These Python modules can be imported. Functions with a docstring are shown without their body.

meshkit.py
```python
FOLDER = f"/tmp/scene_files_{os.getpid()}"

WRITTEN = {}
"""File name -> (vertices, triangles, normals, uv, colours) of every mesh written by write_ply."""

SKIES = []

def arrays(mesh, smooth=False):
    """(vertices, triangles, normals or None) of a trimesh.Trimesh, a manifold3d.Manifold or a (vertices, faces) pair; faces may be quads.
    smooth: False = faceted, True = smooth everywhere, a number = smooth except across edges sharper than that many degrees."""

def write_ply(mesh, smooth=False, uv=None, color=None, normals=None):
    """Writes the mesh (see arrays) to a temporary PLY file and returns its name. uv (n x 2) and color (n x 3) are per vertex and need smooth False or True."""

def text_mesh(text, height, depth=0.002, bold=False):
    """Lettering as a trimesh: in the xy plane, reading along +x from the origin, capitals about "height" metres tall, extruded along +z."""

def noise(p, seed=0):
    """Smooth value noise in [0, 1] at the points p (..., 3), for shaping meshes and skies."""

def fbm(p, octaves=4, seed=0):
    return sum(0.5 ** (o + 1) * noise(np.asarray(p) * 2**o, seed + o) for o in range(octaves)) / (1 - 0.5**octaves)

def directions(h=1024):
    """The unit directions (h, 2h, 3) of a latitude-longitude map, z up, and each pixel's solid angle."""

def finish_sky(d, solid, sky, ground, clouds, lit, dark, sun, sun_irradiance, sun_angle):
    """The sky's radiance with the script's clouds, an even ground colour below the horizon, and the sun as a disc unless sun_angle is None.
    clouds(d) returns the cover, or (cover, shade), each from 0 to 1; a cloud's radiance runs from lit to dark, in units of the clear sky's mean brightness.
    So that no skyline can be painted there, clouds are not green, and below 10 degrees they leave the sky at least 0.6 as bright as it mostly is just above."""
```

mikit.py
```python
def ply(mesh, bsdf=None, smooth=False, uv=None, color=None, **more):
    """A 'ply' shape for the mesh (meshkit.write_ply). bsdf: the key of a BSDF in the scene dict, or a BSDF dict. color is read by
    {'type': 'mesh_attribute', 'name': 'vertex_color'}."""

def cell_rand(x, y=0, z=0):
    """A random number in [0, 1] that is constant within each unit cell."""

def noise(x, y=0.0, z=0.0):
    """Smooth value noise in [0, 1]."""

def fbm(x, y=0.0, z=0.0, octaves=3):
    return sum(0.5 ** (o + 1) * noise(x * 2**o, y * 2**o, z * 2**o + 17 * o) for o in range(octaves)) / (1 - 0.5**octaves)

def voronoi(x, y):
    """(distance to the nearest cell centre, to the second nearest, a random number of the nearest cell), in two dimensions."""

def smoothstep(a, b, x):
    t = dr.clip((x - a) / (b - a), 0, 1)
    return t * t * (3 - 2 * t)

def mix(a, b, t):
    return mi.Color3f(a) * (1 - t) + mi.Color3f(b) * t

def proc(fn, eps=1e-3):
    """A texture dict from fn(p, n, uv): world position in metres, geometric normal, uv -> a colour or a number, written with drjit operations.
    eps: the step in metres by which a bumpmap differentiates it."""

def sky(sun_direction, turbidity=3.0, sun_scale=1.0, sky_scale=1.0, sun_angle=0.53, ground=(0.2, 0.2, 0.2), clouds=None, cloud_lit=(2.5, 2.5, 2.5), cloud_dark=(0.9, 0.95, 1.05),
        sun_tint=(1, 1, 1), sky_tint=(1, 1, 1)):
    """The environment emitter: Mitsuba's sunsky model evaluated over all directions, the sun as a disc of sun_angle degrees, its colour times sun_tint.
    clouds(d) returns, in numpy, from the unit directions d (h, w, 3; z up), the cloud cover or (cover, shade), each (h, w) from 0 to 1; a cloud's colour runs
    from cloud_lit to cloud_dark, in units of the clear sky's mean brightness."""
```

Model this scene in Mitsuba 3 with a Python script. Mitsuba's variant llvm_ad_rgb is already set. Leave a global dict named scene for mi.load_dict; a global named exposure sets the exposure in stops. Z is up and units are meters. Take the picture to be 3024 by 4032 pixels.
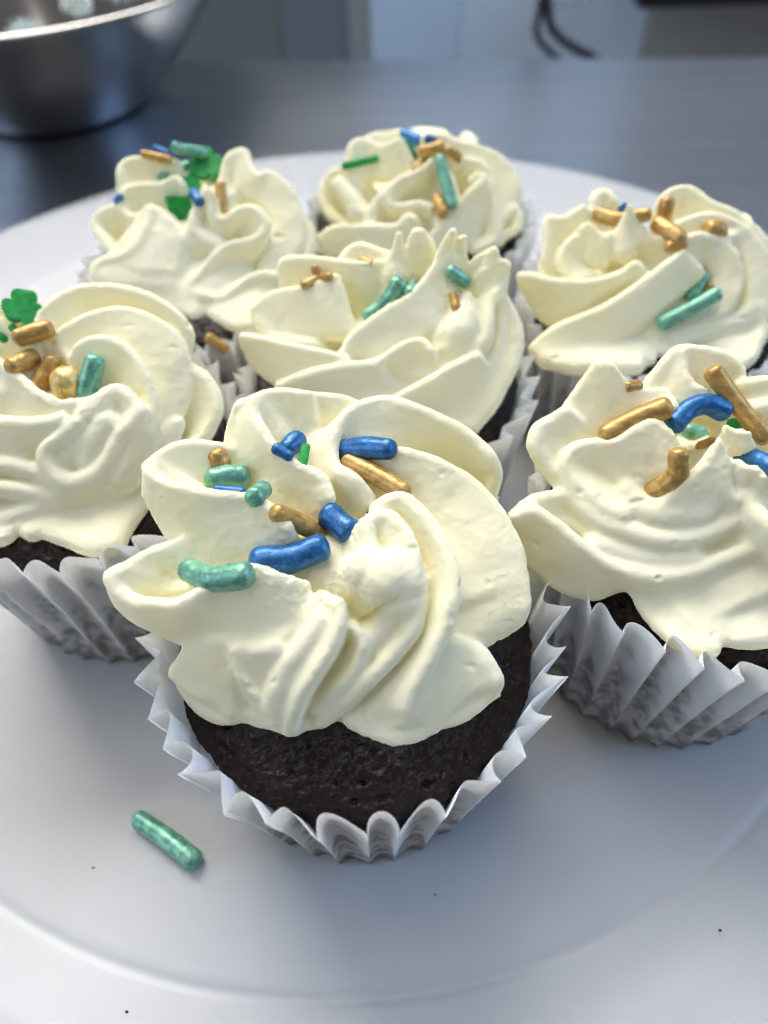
import math, random
import numpy as np, trimesh, mitsuba as mi, drjit as dr, mikit, meshkit
from mikit import noise, fbm, voronoi, smoothstep, mix, cell_rand
from scipy.spatial import cKDTree
from scipy.interpolate import PchipInterpolator

T = mi.ScalarTransform4f
scene, labels = {}, {}
MM = 0.001          # everything below is laid out in millimetres round the plate and written in metres

# ---------------------------------------------------------------- camera, light, exposure
CAM_H, PITCH, ROLL = 102.0, math.radians(50.8), math.radians(-1.83)
fwd = np.array([0, math.cos(PITCH), -math.sin(PITCH)])
upv = np.array([0, math.sin(PITCH), math.cos(PITCH)])
rgt = np.array([1.0, 0, 0])
upr = math.cos(ROLL) * upv - math.sin(ROLL) * rgt
eye = np.array([0, 0, CAM_H]) * MM
scene['camera'] = dict(type='thinlens', fov_axis='y', fov=2 * math.degrees(math.atan(2016 / 2795)),
    aperture_radius=0.0008, focus_distance=0.079, near_clip=0.005, far_clip=20.0,
    to_world=T().look_at(origin=eye.tolist(), target=(eye + fwd * 0.1).tolist(), up=upr.tolist()))
exposure = 0.12

scene['room_light'] = dict(type='constant', radiance=dict(type='rgb', value=[0.16, 0.16, 0.163]))

def lamp(key, label, cat, centre, target, w, h, rgb):
    c, t = np.array(centre, float), np.array(target, float)
    scene[key] = dict(type='rectangle', to_world=T().look_at(origin=c.tolist(), target=t.tolist(), up=[0.01, 0.02, 1]) @ T().scale([w / 2, h / 2, 1]),
        bsdf=dict(type='diffuse', reflectance=dict(type='rgb', value=0.5)), emitter=dict(type='area', radiance=dict(type='rgb', value=rgb)))
    labels[key] = dict(label=label, category=cat)

lamp('window', 'tall blue daylight window to the left of the table', 'window', (-2.0, -0.5, 1.1), (0, 0.05, 0), 1.3, 1.5, [1.9, 2.4, 3.15])
lamp('window_001', 'wide blue daylight window to the right of the table', 'window', (1.5, 0.0, 0.85), (0.1, 0.56, 0), 1.0, 1.0, [1.5, 2.5, 4.3])
lamp('ceiling_light', 'long white hanging light behind the table', 'ceiling light', (-0.25, 0.98, 1.02), (-0.05, 0.12, 0), 1.2, 0.6, [13.6, 13.1, 12.3])
lamp('ceiling_light_001', 'square white ceiling light above and left of the table', 'ceiling light', (-0.3, 0.5, 1.9), (-0.3, 0.5, 0), 1.2, 1.0, [2.6, 2.5, 2.3])

# ---------------------------------------------------------------- materials
def rgb(*v): return dict(type='rgb', value=list(v))
def two(b): return dict(type='twosided', bsdf=b)
def bump(b, fn, scale=1.0, eps=1e-4): return dict(type='bumpmap', arbitrary=dict(mikit.proc(fn, eps)), bsdf=b, scale=scale)

def cream_col(p, n, uv):
    v = fbm(p.x * 260, p.y * 260, p.z * 260, 3)
    return mix((0.968, 0.920, 0.655), (0.976, 0.942, 0.745), v)
def cream_relief(p, n, uv):
    a = fbm(p.x * 2600, p.y * 2600, p.z * 2600, 2) * 0.00006
    b = fbm(p.x * 700, p.y * 700, p.z * 700, 2) * 0.00007
    return a + b
# butter cream lets light through: a thin ridge glows, and light that has wandered inside comes out yellow in the creases
scene['m_cream'] = bump(dict(type='principledthin', base_color=mikit.proc(cream_col), roughness=0.6, diff_trans=0.5, spec_trans=0.0, eta=1.3), cream_relief)

def cake_col(p, n, uv):
    v = fbm(p.x * 900, p.y * 900, p.z * 900, 3)
    s = smoothstep(0.70, 0.80, noise(p.x * 2600, p.y * 2600, p.z * 2600)) * 0.8
    return mix(mix((0.0048, 0.0023, 0.0018), (0.0145, 0.0070, 0.0052), v), (0.07, 0.05, 0.05), s * 0.25)
def cake_relief(p, n, uv):
    return fbm(p.x * 1500, p.y * 1500, p.z * 1500, 3) * 0.00050
scene['m_cake'] = two(bump(dict(type='principled', base_color=mikit.proc(cake_col), roughness=0.42, specular=0.2), cake_relief))

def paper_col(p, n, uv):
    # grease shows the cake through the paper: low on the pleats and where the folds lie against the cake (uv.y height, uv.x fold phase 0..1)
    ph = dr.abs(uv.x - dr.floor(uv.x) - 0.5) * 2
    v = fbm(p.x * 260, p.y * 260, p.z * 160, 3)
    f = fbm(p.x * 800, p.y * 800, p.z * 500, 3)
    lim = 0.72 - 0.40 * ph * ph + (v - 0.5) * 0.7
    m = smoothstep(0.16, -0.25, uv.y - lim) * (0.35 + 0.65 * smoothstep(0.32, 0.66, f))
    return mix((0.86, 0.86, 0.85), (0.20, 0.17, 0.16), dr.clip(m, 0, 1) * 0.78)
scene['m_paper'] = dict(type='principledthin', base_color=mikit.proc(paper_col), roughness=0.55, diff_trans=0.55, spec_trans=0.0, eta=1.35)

def plate_relief(p, n, uv):
    r = dr.sqrt(dr.square(p.x - PLATE[0] * MM) + dr.square(p.y - PLATE[1] * MM)) / MM
    band = smoothstep(R_WELL - 1.0, R_WELL, r) * (1 - smoothstep(R_RIM, R_RIM + 2.5, r))
    rim = smoothstep(R_RIM, R_RIM + 10, r)
    a = fbm(p.x * 3000, p.y * 3000, 0.3, 2)
    return (1 - band) * a * mix_f(0.0001, 0.00022, rim)
def mix_f(a, b, t): return a * (1 - t) + b * t
PLATE, R_WELL, R_RIM, R_OUT = (-6.5, 100.3), 91.8, 99.6, 138.0
scene['m_plate'] = two(bump(dict(type='principled', base_color=rgb(0.47, 0.47, 0.47), roughness=0.36, specular=0.3), plate_relief))

def steel_rough(p, n, uv):
    return 0.24 + 0.10 * fbm(p.x * 6, p.y * 14, 1.0, 2)
def steel_col(p, n, uv):
    s = fbm(p.x * 9, p.y * 300, 2.0, 3) * 0.6 + fbm(p.x * 22, p.y * 22, 5.0, 3) * 0.4
    return mix((0.48, 0.515, 0.565), (0.63, 0.665, 0.715), s)
scene['m_steel'] = two(dict(type='principled', base_color=mikit.proc(steel_col), metallic=1.0, roughness=mikit.proc(steel_rough)))
scene['m_bowl'] = two(dict(type='principled', base_color=rgb(0.40, 0.39, 0.38), metallic=1.0, roughness=0.14))

def pearl(key, lo, hi, glint):
    def col(p, n, uv):
        v = fbm(p.x * 1300, p.y * 1300, p.z * 1300, 3)
        w = noise(p.x * 5200, p.y * 5200, p.z * 5200)
        return mix(mix(lo, hi, smoothstep(0.22, 0.80, v)), glint, smoothstep(0.60, 0.95, w) * 0.4)
    def rel(p, n, uv):
        return fbm(p.x * 1100, p.y * 1100, p.z * 1100, 3) * 0.00012
    scene[key] = two(bump(dict(type='principled', base_color=mikit.proc(col), roughness=0.36, metallic=0.35, specular=0.5, clearcoat=0.15, clearcoat_gloss=0.6), rel))
pearl('m_blue', (0.009, 0.080, 0.23), (0.024, 0.155, 0.40), (0.16, 0.37, 0.62))
pearl('m_mint', (0.085, 0.265, 0.205), (0.22, 0.49, 0.335), (0.45, 0.70, 0.52))
pearl('m_gold', (0.36, 0.205, 0.055), (0.55, 0.335, 0.10), (0.80, 0.58, 0.27))
pearl('m_pale_gold', (0.55, 0.38, 0.13), (0.72, 0.54, 0.22), (0.92, 0.78, 0.45))
pearl('m_green', (0.012, 0.24, 0.045), (0.025, 0.36, 0.07), (0.05, 0.42, 0.10))
scene['m_green']['bsdf']['bsdf'].update(metallic=0.0, clearcoat=0.0, roughness=0.5, specular=0.3)

# ---------------------------------------------------------------- mesh helpers
def put(key, mesh, mat, label=None, cat=None, group=None, kind=None, smooth=True, uv=None):
    """One entry of the scene; vertices given in millimetres."""
    if isinstance(mesh, tuple): v, f = np.asarray(mesh[0], float), np.asarray(mesh[1])
    else: v, f = np.asarray(mesh.vertices), np.asarray(mesh.faces)
    scene[key] = mikit.ply((v * MM, f), mat, smooth=smooth, uv=uv)
    d = {k: x for k, x in (('label', label), ('category', cat), ('group', group), ('kind', kind)) if x}
    if d: labels[key] = d

def numbered(name):
    k, i = name, 1
    used = set(labels) | set(scene)
    while k in used: k = f'{name}_{i:03d}'; i += 1
    return k

def curve(pts, step=None, n=None):
    """A smooth curve through the rows of pts, resampled evenly."""
    p = np.asarray(pts, float)
    if len(p) == 1: return p
    s = np.r_[0, np.cumsum(np.linalg.norm(np.diff(p[:, :3], axis=0), axis=1) + 1e-9)]
    n = n or max(2, int(math.ceil(s[-1] / step)) + 1)
    if len(p) == 2: t = np.linspace(0, 1, n)[:, None]; return p[0] * (1 - t) + p[1] * t
    # Catmull-Rom on chord length
    m = np.gradient(p, s, axis=0)
    q = np.linspace(0, s[-1], n); i = np.clip(np.searchsorted(s, q, side='right') - 1, 0, len(p) - 2)
    h = (s[i + 1] - s[i])[:, None]; t = (q - s[i])[:, None] / h
    return (2*t**3-3*t**2+1)*p[i] + (t**3-2*t**2+t)*h*m[i] + (-2*t**3+3*t**2)*p[i+1] + (t**3-t**2)*h*m[i+1]

def grid_faces(nu, nv, wrap=False):
    i, j = np.meshgrid(np.arange(nu if wrap else nu - 1), np.arange(nv - 1), indexing='ij')
    a, b = i * nv + j, ((i + 1) % nu) * nv + j
    return np.concatenate([np.stack([a, b, b + 1], -1).reshape(-1, 3), np.stack([a, b + 1, a + 1], -1).reshape(-1, 3)])

def lathe(prof, n=128, centre=(0, 0)):
    p = np.asarray(prof, float); a = np.arange(n) * 2 * np.pi / n
    v = np.stack([centre[0] + p[None, :, 0] * np.cos(a)[:, None], centre[1] + p[None, :, 0] * np.sin(a)[:, None], np.broadcast_to(p[None, :, 1], (n, len(p)))], -1)
    return v.reshape(-1, 3), grid_faces(n, len(p), True)

def surface_nets(F, h, org):
    """Quads round the zero level of the sampled field F, as a smooth triangle mesh."""
    s = F < 0
    nx, ny, nz = F.shape
    c = [(a, b, d) for a in (0, 1) for b in (0, 1) for d in (0, 1)]
    sl = lambda A, o: A[o[0]:nx - 1 + o[0], o[1]:ny - 1 + o[1], o[2]:nz - 1 + o[2]]
    cnt = sum(sl(s, o).astype(np.int8) for o in c)
    I = np.argwhere((cnt > 0) & (cnt < 8))
    idx = -np.ones((nx - 1, ny - 1, nz - 1), np.int64); idx[tuple(I.T)] = np.arange(len(I))
    acc, num = np.zeros((len(I), 3)), np.zeros(len(I))
    for o in c:
        for ax in range(3):
            if o[ax]: continue
            o2 = list(o); o2[ax] = 1
            f0, f1 = F[tuple((I + o).T)], F[tuple((I + o2).T)]
            on = (f0 < 0) != (f1 < 0)
            t = np.where(on, f0 / np.where(on, f0 - f1, 1), 0)
            p = np.tile(np.array(o, float), (len(I), 1)); p[:, ax] = t
            acc += p * on[:, None]; num += on
    V = (I + acc / num[:, None]) * h + org
    Q = []
    for ax in range(3):
        u, w = (ax + 1) % 3, (ax + 2) % 3
        lo = [slice(1, None)] * 3; lo[ax] = slice(0, -1)
        hi = [slice(1, None)] * 3; hi[ax] = slice(1, None)
        A, B = s[tuple(lo)], s[tuple(hi)]
        e = np.argwhere(A != B); inside = A[tuple(e.T)]
        e = e + 1; e[:, ax] -= 1
        def cell(du, dw):
            q = e.copy(); q[:, u] -= du; q[:, w] -= dw
            ok = np.all((q >= 0) & (q < np.array(idx.shape)), 1)
            r = -np.ones(len(q), np.int64); r[ok] = idx[tuple(q[ok].T)]; return r
        q = np.stack([cell(1, 1), cell(0, 1), cell(0, 0), cell(1, 0)], 1)
        q[~inside] = q[~inside][:, ::-1]
        Q.append(q[(q >= 0).all(1)])
    Q = np.concatenate(Q)
    return V, np.concatenate([Q[:, [0, 1, 2]], Q[:, [0, 2, 3]]])

def vnormals(v, f):
    n = np.zeros_like(v); g = np.cross(v[f[:, 1]] - v[f[:, 0]], v[f[:, 2]] - v[f[:, 0]])
    for k in range(3): np.add.at(n, f[:, k], g)
    return n / np.maximum(np.linalg.norm(n, axis=1, keepdims=True), 1e-12)

def relax(v, f, it=2, lam=0.5):
    import scipy.sparse as sp
    e = np.concatenate([f[:, [0, 1]], f[:, [1, 2]], f[:, [2, 0]]]); e = np.concatenate([e, e[:, ::-1]])
    A = sp.csr_matrix((np.ones(len(e)), (e[:, 0], e[:, 1])), (len(v), len(v))); A.data[:] = 1
    d = 1 / np.maximum(np.asarray(A.sum(1)).ravel(), 1)
    for i in range(it):
        v = v + lam * ((A @ v) * d[:, None] - v)
        v = v - lam * 1.03 * ((A @ v) * d[:, None] - v) if i < it - 1 else v
    return v

def strip_points(top, bot, step):
    """Points (x, y, z, radius) on the sheet between two curves; rows of top and bot are (x, y, z, r)."""
    a = curve(top, step)
    if bot is None: return a
    b = curve(bot, n=len(a))
    m = max(2, int(np.linalg.norm(a[:, :3] - b[:, :3], axis=1).max() / step) + 1)
    t = np.linspace(0, 1, m)[None, :, None]
    return (a[:, None] * (1 - t) + b[:, None] * t).reshape(-1, 4)

def frosting(strips, blobs, h=0.34, k=0.24, seed=0, torn=()):
    """Piped cream: the smooth union of thick sheets and rounded blobs, meshed and roughened."""
    P = [strip_points(t, b, 0.42) for t, b in strips]
    B = np.array(blobs, float).reshape(-1, 6)
    allp = np.concatenate(P)
    lo = np.minimum((allp[:, :3] - allp[:, 3:]).min(0), (B[:, :3] - B[:, 3:]).min(0)) - 2
    hi = np.maximum((allp[:, :3] + allp[:, 3:]).max(0), (B[:, :3] + B[:, 3:]).max(0)) + 2
    lo[2] = max(lo[2], 20.0)
    n = np.ceil((hi - lo) / h).astype(int) + 1
    ax = [lo[i] + h * np.arange(n[i]) for i in range(3)]
    acc = np.full(n, 1e-30)
    far = 1.9
    for p in P:
        r = p[:, 3].max() + far
        i0 = np.maximum(((p[:, :3].min(0) - r - lo) / h).astype(int), 0)
        i1 = np.minimum(((p[:, :3].max(0) + r - lo) / h).astype(int) + 2, n)
        g = np.stack(np.meshgrid(*[ax[i][i0[i]:i1[i]] for i in range(3)], indexing='ij'), -1).reshape(-1, 3)
        d, j = cKDTree(p[:, :3]).query(g, distance_upper_bound=r, workers=-1)
        ok = np.isfinite(d); e = np.zeros(len(g))
        e[ok] = np.exp(-np.maximum(d[ok] - p[j[ok], 3], -6) / k)
        acc[i0[0]:i1[0], i0[1]:i1[1], i0[2]:i1[2]] += e.reshape(i1 - i0)
    G = np.meshgrid(*ax, indexing='ij', sparse=True)
    for b in B:
        q = np.sqrt(sum(((G[i] - b[i]) / b[3 + i]) ** 2 for i in range(3)))
        acc += np.exp(-np.clip((q - 1) * b[3:].min(), -6, 12) / k)
    F = -k * np.log(acc)
    v, f = surface_nets(F, h, lo)
    v = relax(v, f, 3)
    nrm = vnormals(v, f)
    amp = np.full(len(v), 1.0)
    for (x, y, z, rad, a) in torn:
        amp += a * np.exp(-(np.sum((v - [x, y, z]) ** 2, 1)) / rad ** 2)
    o = seed * 31.7
    d = (meshkit.fbm(v * 0.35 + o, 3, seed) - 0.5) * 0.34 + (meshkit.fbm(v * 1.6 + o, 3, seed + 5) - 0.5) * (0.05 + 0.09 * (amp - 1)) + (meshkit.noise(v * 3.1 + o, seed + 9) - 0.5) * 0.085 * np.maximum(amp - 1, 0.1)
    e = np.concatenate([f[:, [0, 1]], f[:, [1, 2]], f[:, [2, 0]]])
    s, c = np.zeros_like(v), np.zeros(len(v))
    for a, b in ((0, 1), (1, 0)): np.add.at(s, e[:, a], v[e[:, b]]); np.add.at(c, e[:, a], 1)
    ridge = np.clip(-np.sum((s / np.maximum(c, 1)[:, None] - v) * nrm, 1) / h / 0.13 - 0.25, 0, 1)      # 1 on sharp crests
    d += ridge * ((meshkit.fbm(v * 1.5 + o + 70, 3, seed + 7) - 0.5) * 0.5 + np.clip(meshkit.noise(v * 1.9 + o + 20, seed + 8) - 0.78, 0, 1) * 0.9)
    pits = np.clip((meshkit.noise(v * 0.9 + o + 50, seed + 3) - 0.82) / 0.16, 0, 1) * np.clip((meshkit.noise(v * 0.18 + o + 9, seed + 4) - 0.45) * 4, 0, 1)
    d -= pits * 0.4
    return v + nrm * d[:, None], f

# ---------------------------------------------------------------- the setting: steel table, what stands behind it, plate
TABLE_Z = -8.0
def slab(x0, x1, y0, y1, z0, z1, r=2.0):
    b = trimesh.creation.box(extents=[x1 - x0, y1 - y0, z1 - z0]); b.apply_translation([(x0 + x1) / 2, (y0 + y1) / 2, (z0 + z1) / 2])
    if r <= 0: return b
    import manifold3d as m3
    s = m3.Manifold.sphere(r, 16)
    pts = [s.translate([x, y, z]) for x in (x0 + r, x1 - r) for y in (y0 + r, y1 - r) for z in (z0 + r, z1 - r)]
    m = m3.Manifold.batch_hull(pts).to_mesh()
    return trimesh.Trimesh(m.vert_properties[:, :3], m.tri_verts, process=False)

tt = slab(-700, 700, -600, 0, TABLE_Z - 38, TABLE_Z, 2.5)
tt.apply_transform(trimesh.transformations.rotation_matrix(math.radians(-4.1), [0, 0, 1])); tt.apply_translation([0, 335, 0])
put('steel_table', tt, 'm_steel', 'brushed stainless steel table top under the white plate', 'table', smooth=40)

prof = [(0.01, -2.4), (R_WELL + 1, -2.4), (R_RIM + 3, -0.6), (R_OUT - 12, -1.4), (R_OUT - 2, -4.4), (R_OUT - .6, -4.7), (R_OUT, -4.0), (R_OUT - .5, -3.2), (R_OUT - 2, -2.4), (R_OUT - 12, 0.1), (R_OUT - 24, 0.95), (R_RIM + 8, 1.15), (R_RIM + 3, 1.2), (R_RIM + 1.2, 1.2), (R_RIM + .5, 1.17), (R_RIM, 1.08), (R_RIM - .6, 0.95), (R_WELL + 1.8, 0.16), (R_WELL + 1, 0.04), (R_WELL + .7, -0.06), (R_WELL + .3, -0.2), (R_WELL - .1, -0.25), (R_WELL - .6, -0.15), (R_WELL - 1.0, -0.05), (R_WELL - 1.8, 0.0), (R_WELL - 8, 0), (0.01, 0)]
pv, pf = lathe(prof, 360, PLATE)
fo = lathe([(60, -2.4), (61, TABLE_Z), (66, TABLE_Z), (68, -2.4)], 200, PLATE)
put('plate', (np.concatenate([pv, fo[0]]), np.concatenate([pf, fo[1] + len(pv)])), 'm_plate', 'round white plate with a shallow rim that carries the seven cupcakes', 'plate', smooth=35)

# ---------------------------------------------------------------- cupcakes
def cake_mesh(c, seed, sh=26.0, rise=6.0):
    n = 420 if seed < 4 else 240
    prof = [(0.01, 0.6), (8, 0.6), (15.2, 0.7), (16.2, 1.4)]
    prof += [(16.2 + ((21.1 if seed == 1 else 20.5) - 16.2) * t, 1.4 + (sh - 1.4) * t) for t in np.linspace(0.08, 1, 24)]
    prof += [((21.1 if seed == 1 else 20.5) * math.cos(a), sh + rise * math.sin(a)) for a in np.linspace(0.07, math.pi / 2 - 0.02, 80 if seed < 4 else 44)]
    v, f = lathe(prof, n)
    nn = vnormals(v, f); o = seed * 13.1
    d = (meshkit.fbm(v * 0.22 + o, 3, seed) - 0.55) * 1.1 + (meshkit.fbm(v * 1.2 + o, 4, seed + 1) - 0.5) * 0.8
    pores = np.clip((meshkit.noise(v * 1.1 + o, seed + 2) - 0.74) / 0.2, 0, 1)
    d -= pores * 0.55
    v = v + nn * (d * np.clip((v[:, 2] - 8) / 10, 0, 1))[:, None]
    return v + [c[0], c[1], 0], f

def liner_mesh(c, seed, folds=33, rim=32.0, flare=0.0):
    """Fluted paper case: wide pleats that lie in against the cake, narrow folds that stand out. uv = (fold phase, height 0..1)."""
    rng = np.random.default_rng(seed)
    per, rows = 26, 24
    w = rng.uniform(0.82, 1.18, folds); w = w / w.sum() * 2 * np.pi
    edge = np.r_[0, np.cumsum(w)] + rng.uniform(0, 6.28)
    lean = rng.choice([1, -1], folds, p=[.75, .25]) * rng.uniform(0.15, 0.5, folds); amp = rng.uniform(0.78, 1.18, folds); top = rng.uniform(-0.9, 0.9, folds)
    V, U = [], []
    for k in range(folds):
        k2 = (k + 1) % folds
        for i in range(per):
            t = i / per                                     # 0 on one outer fold, 1 on the next
            inn = math.sin(math.pi * t) ** 0.85               # 0 outside, 1 inside
            a_amp = amp[k] * (1 - t) + amp[k2] * t
            for j in range(rows):
                s = j / (rows - 1)
                z = s * (rim + (top[k] * (1 - t) + top[k2] * t) * s - 0.5 * inn * s)
                g = 0.25 + 0.75 * s ** 0.8
                m = 18.85 + 2.95 * s + 0.4 * s ** 4 + flare * s
                A = (0.15 + 1.32 * g) * a_amp
                ro, ri = m + A, max(m - 0.75 * A, 16.6 + 4.1 * min(s * rim / 26, 1))
                r = ro + (ri - ro) * inn
                le = lean[k] * (1 - t) + lean[k2] * t
                ph = edge[k] + w[k] * (t + le * g * (0.5 - inn))
                V.append((r * math.cos(ph), r * math.sin(ph), z + 0.05)); U.append((k + t, s))
    V, U = np.array(V), np.array(U)
    V[:, :2] += (meshkit.noise(V * [0.2, 0.2, 0.1] + seed * 7, seed)[:, None] - 0.5) * 0.8 * (V[:, 2:3] / rim)
    nu = folds * per
    f = grid_faces(nu, rows, True)
    b = len(V)
    ring = np.arange(nu) * rows
    V = np.vstack([V, [0, 0, 0.05]]); U = np.vstack([U, [0.5, 0.0]])
    f = np.vstack([f, np.stack([np.full(nu, b), np.roll(ring, -1), ring], 1)])
    return V + [c[0], c[1], 0], f, U

def cupcake(key, c, label, data, h, seed, sh=26.0, rise=6.0, rim=32.0, flare=0.0):
    labels[key] = dict(label=label, category='cupcake', group=GROUP)
    v, f, u = liner_mesh(c, seed + 40, rim=rim, flare=flare)
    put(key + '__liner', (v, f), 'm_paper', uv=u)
    put(key + '__cake', cake_mesh(c, seed, sh, rise), 'm_cake')
    strips = [(np.array(t, float), None if b is None else np.array(b, float)) for t, b in data['strips']]
    v, f = frosting(strips, data['blobs'], h, seed=seed, torn=data.get('torn', ()))
    put(key + '__frosting', (v + [c[0], c[1], 0], f), 'm_cream')
GROUP = 'mini chocolate cupcakes on the white plate'

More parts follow.
